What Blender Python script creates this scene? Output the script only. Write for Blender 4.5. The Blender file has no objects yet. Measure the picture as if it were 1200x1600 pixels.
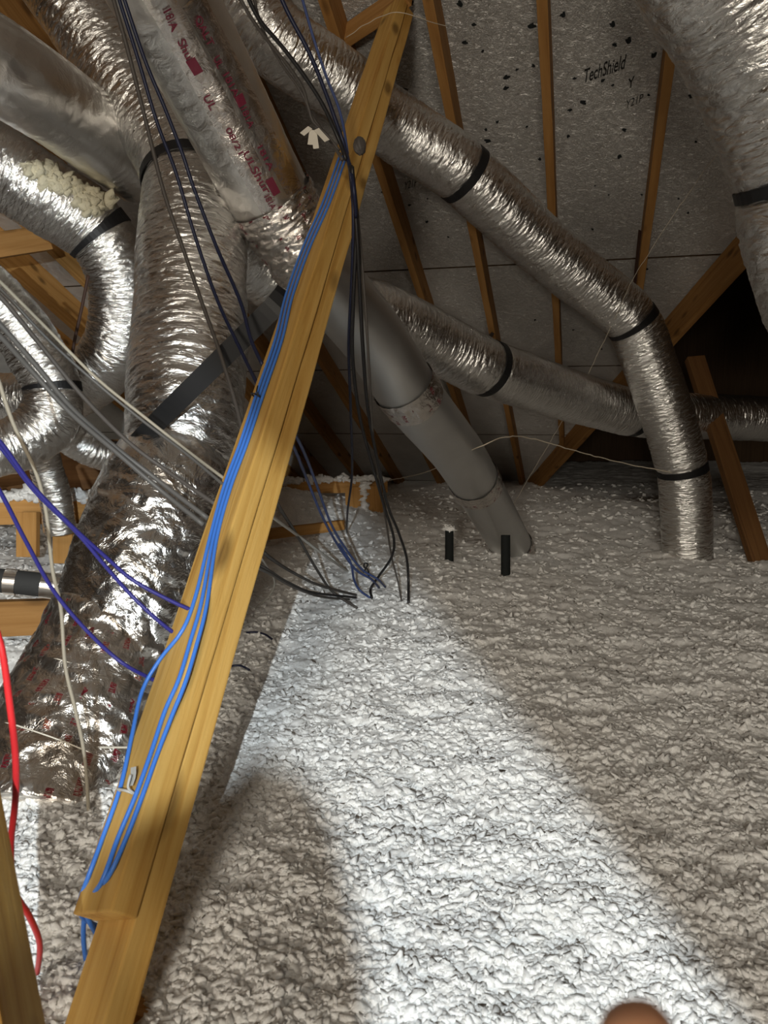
import bpy, bmesh, math, random
import numpy as np
from mathutils import Vector, Matrix

random.seed(7)
S = bpy.context.scene
COL = S.collection

# ------------------------------------------------------------------ camera
CAM_H = 0.75
TH = math.atan(150 / 1200)
cam_d = bpy.data.cameras.new('camera')
cam = bpy.data.objects.new('camera', cam_d)
COL.objects.link(cam)
cam.location = (0, 0, CAM_H)
cam.rotation_euler = (math.pi / 2 - TH, 0, 0)
cam_d.sensor_fit = 'VERTICAL'
cam_d.sensor_height = 36
cam_d.lens = 27
cam_d.clip_start = 0.01
cam_d.dof.use_dof = True
cam_d.dof.focus_distance = 2.3
cam_d.dof.aperture_fstop = 11
S.camera = cam
CX = np.array([1., 0, 0]); CF = np.array([0, math.cos(TH), -math.sin(TH)]); CU = np.array([0, math.sin(TH), math.cos(TH)])
CC = np.array([0, 0, CAM_H])


def ray(x, y):
    return (x - 600) / 1200 * CX - (y - 800) / 1200 * CU + CF


def at(x, y, D):
    return CC + D * ray(x, y)


def hit(x, y, n, c):
    r = ray(x, y)
    return CC + r * ((c - n @ CC) / (n @ r))


# ------------------------------------------------------------------ world, exposure, lights
w = bpy.data.worlds.new('attic_air')
S.world = w
w.use_nodes = True
w.node_tree.nodes['Background'].inputs[0].default_value = (1.0, 0.86, 0.68, 1)
w.node_tree.nodes['Background'].inputs[1].default_value = 0.004
S.view_settings.view_transform = 'Standard'
S.view_settings.look = 'None'
S.view_settings.gamma = 1
S.view_settings.use_curve_mapping = False
S.view_settings.exposure = 0.0
S.cycles.diffuse_bounces = 8
S.cycles.max_bounces = 14
LAMP = np.array([-0.105, -0.25, 0.815])       # hand lamp just left of the camera
SPOT_W = 62.0
FILL_W = 46.0
SPOT_COL = (0.87, 0.96, 1.0)
FILL_COL = (1.0, 0.91, 0.77)


def lamp(name, kind, loc, power, color, smooth=1.0, **kw):
    d = bpy.data.lights.new(name, kind)
    d.energy = power
    d.color = color
    for k, v in kw.items():
        setattr(d, k, v)
    o = bpy.data.objects.new(name, d)
    COL.objects.link(o)
    o.location = loc
    d.use_nodes = True                     # gentler than real falloff: light fades about linearly
    nt = d.node_tree
    em = nt.nodes['Emission']
    fo = nt.nodes.new('ShaderNodeLightFalloff')
    fo.inputs['Strength'].default_value = 1.0
    fo.inputs['Smooth'].default_value = 0.3
    nt.links.new(fo.outputs['Linear'], em.inputs['Strength'])
    return o


# straight cut of the beam: it runs through the floor line seen at these two picture directions
ground = np.array([0, 0, 1.0])
r1, r2 = hit(655, 905, ground, .02) - LAMP, hit(1180, 1600, ground, .02) - LAMP
N = np.cross(r1, r2); N /= np.linalg.norm(N)
if N @ ray(100, 1000) < 0:
    N = -N
T = r1 / np.linalg.norm(r1); T = T - N * (T @ N); T /= np.linalg.norm(T)
half = math.radians(62)
cut = math.radians(48)                      # an added unseen flap cuts the round beam along this chord
A_ = math.cos(cut) * T + math.sin(cut) * N
spot = lamp('work_lamp_beam', 'SPOT', LAMP, SPOT_W, SPOT_COL, spot_size=2 * half, spot_blend=0.06, shadow_soft_size=0.0035)
zz = -A_
xx = N - A_ * (N @ A_); xx /= np.linalg.norm(xx)
yy = np.cross(zz, xx)
m = Matrix.Identity(4)
for i in range(3):
    m[i][0], m[i][1], m[i][2], m[i][3] = xx[i], yy[i], zz[i], LAMP[i]
spot.matrix_world = m
fill = lamp('fill_low', 'POINT', (-0.5, -1.6, .72), FILL_W, FILL_COL, shadow_soft_size=0.2)  # added unseen low fill standing in for light bounced off the floor
high_fill = lamp('fill_high', 'POINT', (-0.22, -2.0, 2.0), FILL_W * .62, FILL_COL, shadow_soft_size=0.25)  # second added fill from above, also unseen

# ------------------------------------------------------------------ helpers


def tag(o, label=None, cat=None, group=None, kind=None):
    if label: o['label'] = label
    if cat: o['category'] = cat
    if group: o['group'] = group
    if kind: o['kind'] = kind
    return o


def empty(name, loc):
    o = bpy.data.objects.new(name, None)
    o.empty_display_size = 0.05
    COL.objects.link(o)
    o.location = Vector([float(v) for v in loc])
    return o


def put(name, me, mat, parent=None):
    o = bpy.data.objects.new(name, me)
    COL.objects.link(o)
    if mat is not None and len(me.materials) == 0:
        me.materials.append(mat)
    if parent is not None:
        o.parent = parent
        o.matrix_parent_inverse = Matrix.Translation(-parent.location)
    return o


def np_mesh(name, v, f, uv=None, smooth=True):
    """v (n,3), f (m,4) or (m,3) arrays, uv per vertex (n,2)"""
    me = bpy.data.meshes.new(name)
    v = np.ascontiguousarray(v, dtype=np.float32); f = np.ascontiguousarray(f, dtype=np.int32)
    k = f.shape[1]
    me.vertices.add(len(v)); me.vertices.foreach_set('co', v.ravel())
    me.loops.add(f.size); me.loops.foreach_set('vertex_index', f.ravel())
    me.polygons.add(len(f))
    me.polygons.foreach_set('loop_start', np.arange(0, f.size, k, dtype=np.int32))
    me.polygons.foreach_set('loop_total', np.full(len(f), k, dtype=np.int32))
    me.polygons.foreach_set('use_smooth', np.full(len(f), bool(smooth)))
    if uv is not None:
        l = me.uv_layers.new(name='UVMap')
        l.data.foreach_set('uv', np.ascontiguousarray(uv[f.ravel()], dtype=np.float32).ravel())
    me.update(calc_edges=True)
    return me


def hsh(i, j, seed):
    n = (i.astype(np.int64) * 374761393 + j.astype(np.int64) * 668265263 + seed * 974634777) & 0x7fffffff
    n = ((n ^ (n >> 13)) * 1274126177) & 0x7fffffff
    n = ((n ^ (n >> 16)) * 1103515245) & 0x7fffffff
    return (n ^ (n >> 15)) % 100003 / 100003.0


def vnoise(x, y, seed=0):
    xi, yi = np.floor(x), np.floor(y)
    fx, fy = x - xi, y - yi
    fx = fx * fx * (3 - 2 * fx); fy = fy * fy * (3 - 2 * fy)
    a, b = hsh(xi, yi, seed), hsh(xi + 1, yi, seed)
    c, d = hsh(xi, yi + 1, seed), hsh(xi + 1, yi + 1, seed)
    return (a * (1 - fx) + b * fx) * (1 - fy) + (c * (1 - fx) + d * fx) * fy


def fbm(x, y, seed=0, octv=3):
    t, amp, s = 0, 1.0, 0
    for o in range(octv):
        t = t + amp * (vnoise(x * 2 ** o + 17.3 * o, y * 2 ** o - 9.1 * o, seed + o) - .5)
        s += amp; amp *= .5
    return t / s


def worley(x, y, seed=0):
    xi, yi = np.floor(x), np.floor(y)
    best = np.full(np.shape(x), 9.0); ident = np.zeros(np.shape(x))
    for di in (-1, 0, 1):
        for dj in (-1, 0, 1):
            ci, cj = xi + di, yi + dj
            px = ci + hsh(ci, cj, seed); py = cj + hsh(ci, cj, seed + 51)
            d = (px - x) ** 2 + (py - y) ** 2
            k = d < best
            best = np.where(k, d, best); ident = np.where(k, hsh(ci, cj, seed + 99), ident)
    return np.sqrt(best), ident


def catmull(P, ds):
    P = np.asarray(P, float)
    Q = np.vstack([2 * P[0] - P[1], P, 2 * P[-1] - P[-2]])
    out, par = [], []
    for i in range(1, len(Q) - 2):
        p0, p1, p2, p3 = Q[i - 1], Q[i], Q[i + 1], Q[i + 2]
        n = max(2, int(np.linalg.norm(p2 - p1) / ds))
        t = np.linspace(0, 1, n, endpoint=False)[:, None]
        out.append(.5 * ((2 * p1) + (-p0 + p2) * t + (2 * p0 - 5 * p1 + 4 * p2 - p3) * t ** 2 + (-p0 + 3 * p1 - 3 * p2 + p3) * t ** 3))
        par.append(i - 1 + t[:, 0])
    out.append(P[-1:]); par.append(np.array([len(P) - 1.0]))
    return np.vstack(out), np.concatenate(par)


def frames(c):
    t = np.gradient(c, axis=0); t /= np.linalg.norm(t, axis=1)[:, None]
    u = np.zeros_like(c)
    ref = np.array([0, 0, 1.0]) if abs(t[0][2]) < .9 else np.array([1.0, 0, 0])
    u0 = np.cross(ref, t[0]); u[0] = u0 / np.linalg.norm(u0)
    for i in range(1, len(c)):
        k = u[i - 1] - t[i] * (u[i - 1] @ t[i])
        u[i] = k / np.linalg.norm(k)
    return t, u, np.cross(t, u)


class Path:
    def __init__(self, P, ds, rad):
        self.c, self.par = catmull(P, ds)
        self.t, self.u, self.v = frames(self.c)
        d = np.linalg.norm(np.diff(self.c, axis=0), axis=1)
        self.s = np.concatenate([[0], np.cumsum(d)])
        r = np.asarray(rad, float) * np.ones(len(P))
        self.r = np.interp(self.par, np.arange(len(P)), r)

    def idx(self, p):
        return int(np.argmin(np.abs(self.par - p)))

    def point(self, s, phi, extra=0.0):
        """points on the tube at arc length s, angle phi (arrays)"""
        s = np.asarray(s); out = []
        R = np.interp(s, self.s, self.r) + extra
        c = np.stack([np.interp(s, self.s, self.c[:, k]) for k in range(3)], -1)
        u = np.stack([np.interp(s, self.s, self.u[:, k]) for k in range(3)], -1)
        v = np.stack([np.interp(s, self.s, self.v[:, k]) for k in range(3)], -1)
        return c + (u * np.cos(phi)[..., None] + v * np.sin(phi)[..., None]) * R[..., None]


def tube_mesh(name, path, seg, i0=0, i1=None, wr=None, extra=0.0, cap=True, squash=None, seed=1):
    i1 = len(path.c) - 1 if i1 is None else i1
    c, u, v, s, r = [a[i0:i1 + 1] for a in (path.c, path.u, path.v, path.s, path.r)]
    n = len(c)
    phi = np.linspace(0, 2 * math.pi, seg, endpoint=False)
    SS, PH = np.meshgrid(s, phi, indexing='ij')
    R = (r[:, None] + extra) * np.ones_like(PH)
    if wr:
        rm = float(np.mean(r))
        # periodic around the tube: blend two noise fields
        slant = .35
        def per(fs, fp, sd, ridge):
            k = max(1, round(2 * math.pi * rm * fp))
            def nz(ph):
                a = SS * fs + slant * ph / (2 * math.pi) * k + 1.3 * fbm(SS * fs * .15, ph / (2 * math.pi) * k * .7, sd + 5, 2)
                b = ph / (2 * math.pi) * k
                q = vnoise(a, b, sd) + .5 * vnoise(a * 2.1, b * 2.1 + 7, sd + 3)
                return q / 1.5
            wgt = PH / (2 * math.pi)
            q = nz(PH) * (1 - wgt) + nz(PH - 2 * math.pi) * wgt
            return (1 - np.abs(2 * q - 1) * 2) if ridge else 2 * q - 1
        for amp, fs, fp, ridge in wr:
            R = R + amp * per(fs, fp, seed + int(fs), ridge)
    if squash is not None:
        for sc, wd, am in squash:
            R = R * (1 - am * np.exp(-((SS - sc) / wd) ** 2))
    V = c[:, None] + (u[:, None] * np.cos(PH)[..., None] + v[:, None] * np.sin(PH)[..., None]) * R[..., None]
    V = V.reshape(-1, 3)
    a = np.arange(n - 1)[:, None] * seg; j = np.arange(seg)[None]; jn = (j + 1) % seg
    F = np.stack([a + j, a + jn, a + seg + jn, a + seg + j], -1).reshape(-1, 4)
    uv = np.stack([SS, PH * float(np.mean(r))], -1).reshape(-1, 2)
    if cap:
        V = np.vstack([V, c[0], c[-1]]); uv = np.vstack([uv, [[0, 0], [0, 0]]])
        q = np.arange(seg); qn = (q + 1) % seg
        p0 = np.full(seg, n * seg); p1 = p0 + 1; b = (n - 1) * seg
        # degenerate-free quads are not possible for fans: pair the triangles
        h = seg // 2; k = np.arange(h) * 2
        F = np.vstack([F, np.stack([p0[:h], (k + 2) % seg, (k + 1) % seg, k], -1), np.stack([p1[:h], b + k, b + (k + 1) % seg, b + (k + 2) % seg], -1)])
    return np_mesh(name, V, F, uv)


def ring_mesh(name, path, p, width, extra, thick=.003, seg=48, wob=0.0):
    """flat band around the tube at path parameter p"""
    s0 = path.s[path.idx(p)]
    phi = np.linspace(0, 2 * math.pi, seg, endpoint=False)
    prof = [(-width / 2, 0), (-width / 2, thick), (width / 2, thick), (width / 2, 0)]
    V = []
    for ds_, e in prof:
        V.append(path.point(np.full(seg, s0 + ds_) + wob * np.sin(phi), phi, extra + e))
    V = np.vstack(V)
    F = []
    for q in range(4):
        a, b = q * seg, ((q + 1) % 4) * seg
        for j in range(seg):
            jn = (j + 1) % seg
            F.append((a + j, b + j, b + jn, a + jn))
    return np_mesh(name, V, np.array(F), smooth=False)


def wire_mesh(name, P, r, ds=.012, seg=8, jit=0.0):
    c, _ = catmull(P, ds)
    if jit:
        k = np.arange(len(c)) * .35
        c = c + jit * np.stack([vnoise(k, k * 0 + 3, 4) - .5, vnoise(k, k * 0 + 9, 5) - .5, vnoise(k, k * 0 + 5, 6) - .5], -1)
    pa = Path.__new__(Path)
    pa.c = c; pa.t, pa.u, pa.v = frames(c)
    pa.s = np.concatenate([[0], np.cumsum(np.linalg.norm(np.diff(c, axis=0), axis=1))])
    pa.r = np.full(len(c), r)
    return tube_mesh(name, pa, seg)


def ribbon_mesh(name, P, wdir, width, thick=.003, ds=.02):
    """flat strap along points P; wdir: width direction (one vector or one per point)"""
    c, par = catmull(P, ds)
    wd = np.asarray(wdir, float)
    if wd.ndim == 1: wd = np.tile(wd, (len(P), 1))
    W = np.stack([np.interp(par, np.arange(len(P)), wd[:, k]) for k in range(3)], -1)
    t = np.gradient(c, axis=0); t /= np.linalg.norm(t, axis=1)[:, None]
    W = W - t * np.sum(W * t, 1)[:, None]; W /= np.linalg.norm(W, axis=1)[:, None]
    nn = np.cross(t, W)
    V = np.concatenate([c + W * width / 2 - nn * thick / 2, c + W * width / 2 + nn * thick / 2, c - W * width / 2 + nn * thick / 2, c - W * width / 2 - nn * thick / 2])
    n = len(c); F = []
    for q in range(4):
        a, b = q * n, ((q + 1) % 4) * n
        for i in range(n - 1):
            F.append((a + i, a + i + 1, b + i + 1, b + i))
    F += [(0, n, 2 * n, 3 * n), (n - 1, 4 * n - 1, 3 * n - 1, 2 * n - 1)]
    return np_mesh(name, V, np.array(F), smooth=False)


def board(name, P0, P1, adir, wa, wb, mat, parent=None, bow=.0015, bevel=.003, corner=False, seed=0):
    """sawn board from P0 to P1; wa along adir, wb along the third axis. corner: P0/P1 mark one arris instead of the middle"""
    P0 = np.asarray(P0, float); P1 = np.asarray(P1, float)
    L = np.linalg.norm(P1 - P0); z = (P1 - P0) / L
    a = np.asarray(adir, float); a = a - z * (a @ z); a /= np.linalg.norm(a)
    b = np.cross(z, a)
    bm = bmesh.new()
    n = max(2, int(L / .06))
    rows = []
    for i in range(n + 1):
        t = i / n * L
        q = []
        for sa, sb in ((0, 0), (1, 0), (1, 1), (0, 1)):
            jx = bow * (2 * vnoise(np.array([t * 5.0 + sa * 9]), np.array([sb * 5.0 + seed]), 3)[0] - 1)
            jy = bow * (2 * vnoise(np.array([t * 5.0 + sb * 7]), np.array([sa * 5.0 + seed]), 8)[0] - 1)
            ox, oy = (0, 0) if corner else (-.5, -.5)
            q.append(bm.verts.new(((sa + ox) * wa + jx, (sb + oy) * wb + jy, t)))
        rows.append(q)
    for i in range(n):
        for k in range(4):
            bm.faces.new((rows[i][k], rows[i][(k + 1) % 4], rows[i + 1][(k + 1) % 4], rows[i + 1][k]))
    bm.faces.new(rows[0][::-1]); bm.faces.new(rows[-1])
    bmesh.ops.recalc_face_normals(bm, faces=bm.faces)
    ed = [e for e in bm.edges if len(e.link_faces) == 2 and e.calc_face_angle(0) > .8]
    bmesh.ops.bevel(bm, geom=ed, offset=bevel, segments=2, affect='EDGES', profile=.6)
    me = bpy.data.meshes.new(name); bm.to_mesh(me); bm.free()
    o = put(name, me, mat)
    M = Matrix.Identity(4)
    for i in range(3):
        M[i][0], M[i][1], M[i][2], M[i][3] = a[i], b[i], z[i], P0[i]
    if parent is not None:
        o.parent = parent
        M = Matrix.Translation(-parent.location) @ M
        o.matrix_local = M
    else:
        o.matrix_world = M
    return o


# ------------------------------------------------------------------ materials


def new_mat(name):
    mt = bpy.data.materials.new(name); mt.use_nodes = True
    nt = mt.node_tree
    return mt, nt, nt.nodes['Principled BSDF']


def nd(nt, t, **kw):
    n = nt.nodes.new(t)
    for k, v in kw.items():
        setattr(n, k, v)
    return n


def noise(nt, vec, scale, detail=3, rough=.55, dist=0.0):
    n = nd(nt, 'ShaderNodeTexNoise')
    n.inputs['Scale'].default_value = scale; n.inputs['Detail'].default_value = detail
    n.inputs['Roughness'].default_value = rough; n.inputs['Distortion'].default_value = dist
    if vec is not None: nt.links.new(vec, n.inputs['Vector'])
    return n.outputs['Fac']


def mapping(nt, src, scale):
    tc = nd(nt, 'ShaderNodeTexCoord'); mp = nd(nt, 'ShaderNodeMapping')
    mp.inputs['Scale'].default_value = scale
    nt.links.new(tc.outputs[src], mp.inputs['Vector'])
    return mp.outputs['Vector']


def ramp(nt, fac, stops):
    r = nd(nt, 'ShaderNodeValToRGB')
    while len(r.color_ramp.elements) < len(stops): r.color_ramp.elements.new(.5)
    for e, (p, c) in zip(r.color_ramp.elements, stops):
        e.position = p; e.color = (*c, 1) if len(c) == 3 else c
    nt.links.new(fac, r.inputs['Fac'])
    return r.outputs['Color']


def math_(nt, op, a, b=None):
    n = nd(nt, 'ShaderNodeMath', operation=op)
    for i, q in enumerate((a, b)):
        if q is None: continue
        if isinstance(q, (int, float)): n.inputs[i].default_value = q
        else: nt.links.new(q, n.inputs[i])
    return n.outputs[0]


def bump(nt, bs, h, strength, dist, prev=None):
    b = nd(nt, 'ShaderNodeBump')
    b.inputs['Strength'].default_value = strength; b.inputs['Distance'].default_value = dist
    nt.links.new(h, b.inputs['Height'])
    if prev is not None: nt.links.new(prev, b.inputs['Normal'])
    nt.links.new(b.outputs['Normal'], bs.inputs['Normal'])
    return b.outputs['Normal']


def mix(nt, fac, a, b):
    n = nd(nt, 'ShaderNodeMix', data_type='RGBA')
    for k, q in ((0, fac), (6, a), (7, b)):
        if isinstance(q, (int, float)): n.inputs[k].default_value = q
        elif isinstance(q, tuple): n.inputs[k].default_value = (*q, 1)
        else: nt.links.new(q, n.inputs[k])
    return n.outputs[2]


def wood_mat(name, c1, c2, c3, knots=True):
    mt, nt, bs = new_mat(name)
    v = mapping(nt, 'Object', (38, 38, 1.6))
    g = noise(nt, v, 1.0, 5, .6, .8)
    v2 = mapping(nt, 'Object', (9, 9, .5))
    g2 = noise(nt, v2, 1.0, 2, .5, .3)
    col = ramp(nt, g, [(.28, c3), (.48, c1), (.68, c2)])
    col = mix(nt, math_(nt, 'MULTIPLY', g2, .55), col, c3)
    if knots:
        vo = nd(nt, 'ShaderNodeTexVoronoi'); vo.inputs['Scale'].default_value = 1.0
        nt.links.new(mapping(nt, 'Object', (11, 11, 4.2)), vo.inputs['Vector'])
        k = ramp(nt, vo.outputs['Distance'], [(.10, (1, 1, 1)), (.24, (0, 0, 0))])
        col = mix(nt, math_(nt, 'MULTIPLY', k, .75), col, tuple(x * .3 for x in c3))
    nt.links.new(col, bs.inputs['Base Color'])
    bs.inputs['Roughness'].default_value = .72
    bs.inputs['Specular IOR Level'].default_value = .25
    rgh = noise(nt, mapping(nt, 'Object', (60, 60, 14)), 1.0, 4, .6, .5)
    bump(nt, bs, math_(nt, 'ADD', g, math_(nt, 'MULTIPLY', rgh, .6)), .55, .003)
    return mt


def foil_mat(name, base, rough, fine, flow, strength, print_red=False, brown_tint=0.0):
    mt, nt, bs = new_mat(name)
    uv = mapping(nt, 'UV', flow)
    a = noise(nt, uv, fine, 5, .62, .9)
    vo = nd(nt, 'ShaderNodeTexVoronoi', feature='DISTANCE_TO_EDGE')
    vo.inputs['Scale'].default_value = fine * .55
    dn = nd(nt, 'ShaderNodeTexNoise'); dn.inputs['Scale'].default_value = fine * .7; dn.inputs['Detail'].default_value = 2
    nt.links.new(uv, dn.inputs['Vector'])
    mx = nd(nt, 'ShaderNodeVectorMath', operation='MULTIPLY_ADD')
    nt.links.new(dn.outputs['Color'], mx.inputs[0]); mx.inputs[1].default_value = (.03, .03, .03); nt.links.new(uv, mx.inputs[2])
    nt.links.new(mx.outputs[0], vo.inputs['Vector'])
    h = math_(nt, 'ADD', a, math_(nt, 'MULTIPLY', math_(nt, 'MINIMUM', vo.outputs['Distance'], .25), 1.2))
    big = noise(nt, mapping(nt, 'UV', (1, 1, 1)), 9, 2)
    col = mix(nt, math_(nt, 'MULTIPLY', big, .5), base, tuple(x * .72 for x in base))
    bs.inputs['Metallic'].default_value = 1.0
    bs.inputs['Roughness'].default_value = rough
    if print_red:
        # rows of small red printed marks on the foil tape
        br = nd(nt, 'ShaderNodeTexBrick'); br.offset = .5
        br.inputs['Scale'].default_value = 1.0
        br.inputs['Color1'].default_value = (1, 1, 1, 1); br.inputs['Color2'].default_value = (1, 1, 1, 1); br.inputs['Mortar'].default_value = (0, 0, 0, 1)
        br.inputs['Mortar Size'].default_value = .36; br.inputs['Mortar Smooth'].default_value = .1
        br.inputs['Brick Width'].default_value = 1.6; br.inputs['Row Height'].default_value = 1.0
        nt.links.new(mapping(nt, 'UV', (26, 22, 1)), br.inputs['Vector'])
        st = noise(nt, mapping(nt, 'UV', (420, 90, 1)), 1.0, 2)
        on = noise(nt, mapping(nt, 'UV', (1, 1, 1)), 14, 1)
        msk = math_(nt, 'MULTIPLY', br.outputs['Color'], math_(nt, 'MULTIPLY', math_(nt, 'GREATER_THAN', st, .47), math_(nt, 'GREATER_THAN', on, .52)))
        col = mix(nt, msk, col, (.16, .012, .022))
        nt.links.new(math_(nt, 'SUBTRACT', 1.0, math_(nt, 'MULTIPLY', msk, .7)), bs.inputs['Metallic'])
    if brown_tint:
        dm = ramp(nt, noise(nt, mapping(nt, 'UV', (1, 1, 1)), 6, 3), [(.45, (0, 0, 0)), (.7, (1, 1, 1))])
        col = mix(nt, math_(nt, 'MULTIPLY', dm, brown_tint), col, (.35, .22, .1))  # random patches tinted brown
    nt.links.new(col, bs.inputs['Base Color'])
    bump(nt, bs, h, strength, .012)
    return mt


def plain_mat(name, c, rough=.6, metal=0.0, nscale=0, nstr=.2, spec=.4):
    mt, nt, bs = new_mat(name)
    bs.inputs['Base Color'].default_value = (*c, 1)
    bs.inputs['Roughness'].default_value = rough; bs.inputs['Metallic'].default_value = metal
    bs.inputs['Specular IOR Level'].default_value = spec
    nz = noise(nt, mapping(nt, 'Object', (1, 1, 1)), nscale or 40, 3)
    nt.links.new(mix(nt, math_(nt, 'MULTIPLY', nz, .35), c, tuple(x * .65 for x in c)), bs.inputs['Base Color'])
    if nscale: bump(nt, bs, nz, nstr, .004)
    return mt


M = {}
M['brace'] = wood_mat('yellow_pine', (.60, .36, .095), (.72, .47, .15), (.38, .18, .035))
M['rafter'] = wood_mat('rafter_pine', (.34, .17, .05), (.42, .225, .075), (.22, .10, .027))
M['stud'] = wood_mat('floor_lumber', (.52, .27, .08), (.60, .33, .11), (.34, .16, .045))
M['flex'] = foil_mat('crinkled_foil', (.84, .83, .81), .27, 26, (3.4, 1, 1), .5)
M['flex_loose'] = foil_mat('loose_foil', (.82, .81, .79), .27, 24, (2.2, 1, 1), .6)
M['smooth_foil'] = foil_mat('smooth_foil_wrap', (.76, .74, .71), .33, 22, (1.2, 1, 1), .22)
M['pipe'] = foil_mat('galvanised_pipe', (.62, .62, .61), .46, 4, (.5, 1, 1), .04)
M['tape'] = foil_mat('printed_foil_tape', (.78, .74, .70), .25, 34, (1, 1, 1), .6, print_red=True)
M['tape_plain'] = foil_mat('foil_seam_tape', (.80, .76, .72), .27, 20, (1, 1, 1), .35)
M['boot'] = foil_mat('printed_foil_wrap', (.88, .85, .81), .3, 22, (1, 1.2, 1), .6, print_red=True, brown_tint=.4)
M['wrap'] = foil_mat('crumpled_wrap', (.84, .83, .81), .26, 20, (1, 1, 1), .7)
M['strap'] = plain_mat('black_strap', (.008, .008, .009), .5)
M['hanger'] = plain_mat('hanger_strap', (.045, .02, .012), .7)
M['black_cable'] = plain_mat('black_jacket', (.014, .013, .014), .45)
M['grey_cable'] = plain_mat('grey_jacket', (.10, .095, .09), .5)
M['dusty_cable'] = plain_mat('dusty_jacket', (.075, .065, .058), .6)
M['navy_cable'] = plain_mat('navy_jacket', (.011, .015, .045), .45)
M['slate_cable'] = plain_mat('slate_blue_jacket', (.045, .07, .19), .45)
M['blue_cable'] = plain_mat('bright_blue_jacket', (.055, .20, .68), .38)
M['purple_cable'] = plain_mat('violet_blue_jacket', (.03, .027, .20), .45)
M['white_cable'] = plain_mat('white_jacket', (.55, .53, .48), .5)
M['beige_cable'] = plain_mat('beige_jacket', (.36, .32, .25), .55)
M['red_cable'] = plain_mat('red_jacket', (.72, .03, .035), .4)
M['thread'] = plain_mat('dusty_thread', (.55, .48, .38), .8)
M['plastic_black'] = plain_mat('black_plastic', (.016, .018, .018), .8, spec=.15)
M['foam'] = plain_mat('black_foam', (.035, .035, .035), .8, nscale=120)
M['ink'] = plain_mat('black_ink', (.012, .011, .010), .6)
M['red_ink'] = plain_mat('red_ink', (.15, .014, .035), .55)
M['fibre'] = plain_mat('cream_fibre', (.62, .57, .42), .95, nscale=160, nstr=.8)
M['tag'] = plain_mat('white_tag', (.75, .70, .60), .6)
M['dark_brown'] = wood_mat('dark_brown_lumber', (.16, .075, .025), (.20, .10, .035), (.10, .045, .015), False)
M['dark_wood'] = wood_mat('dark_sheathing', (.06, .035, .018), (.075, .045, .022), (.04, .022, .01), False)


def fluff_mat():
    mt, nt, bs = new_mat('blown_fibre')
    v = mapping(nt, 'Object', (1, 1, 1))
    n1 = noise(nt, v, 420, 5, .75, 1.2)
    n2 = noise(nt, v, 2.2, 3)
    # soiled stretches of the fibre keep their place, whatever the light
    col = ramp(nt, n2, [(.35, (.86, .85, .83)), (.62, (.93, .93, .92))])
    n3 = ramp(nt, noise(nt, v, 150, 4, .65, .8), [(.36, (.80, .79, .77)), (.5, (1, 1, 1))])
    mm = nd(nt, 'ShaderNodeMix', data_type='RGBA', blend_type='MULTIPLY')
    mm.inputs[0].default_value = 1.0
    nt.links.new(col, mm.inputs[6]); nt.links.new(n3, mm.inputs[7])
    nt.links.new(mm.outputs[2], bs.inputs['Base Color'])
    bs.inputs['Roughness'].default_value = .9
    bs.inputs['Specular IOR Level'].default_value = .12
    bs.inputs['Sheen Weight'].default_value = .2
    bump(nt, bs, n1, .5, .003)
    return mt


M['fluff'] = fluff_mat()


def deck_mat():
    mt, nt, bs = new_mat('foil_faced_sheathing')
    v = mapping(nt, 'Object', (1, 1, 1))
    a = noise(nt, v, 30, 5, .65, .8)
    b = noise(nt, mapping(nt, 'Object', (30, 75, 60)), 1.0, 4, .6, 1.2)
    wr = ramp(nt, b, [(.47, (0, 0, 0)), (.53, (1, 1, 1)), (.58, (0, 0, 0))])
    h = math_(nt, 'ADD', a, math_(nt, 'MULTIPLY', wr, .35))
    sp = ramp(nt, noise(nt, v, 5, 3), [(.3, (.60, .58, .55)), (.7, (.70, .68, .65))])
    nt.links.new(sp, bs.inputs['Base Color'])
    bs.inputs['Metallic'].default_value = .55
    bs.inputs['Roughness'].default_value = .45
    bump(nt, bs, h, .95, .02)
    return mt


M['deck'] = deck_mat()

# ------------------------------------------------------------------ the setting: roof
Dv = .25 * CX - .3333 * CU + CF; Dv /= np.linalg.norm(Dv)          # down the slope
AZ = math.atan2(Dv[0], Dv[1])
Ev = np.array([math.cos(AZ), -math.sin(AZ), 0])                      # along the eave
Nv = np.cross(Ev, Dv); Nv /= np.linalg.norm(Nv)
if Nv[2] < 0: Nv = -Nv
C_BOT, C_DECK = 3.255, 3.39


def ed(e, d, c):
    return Ev * e + Dv * d + Nv * c


v1, v2 = hit(1130, 400, Nv, C_DECK), hit(815, 765, Nv, C_DECK)       # valley line
ve1, vd1, ve2, vd2 = v1 @ Ev, v1 @ Dv, v2 @ Ev, v2 @ Dv


def valley_e(d):
    return ve1 + (ve2 - ve1) * (d - vd1) / (vd2 - vd1)


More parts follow.
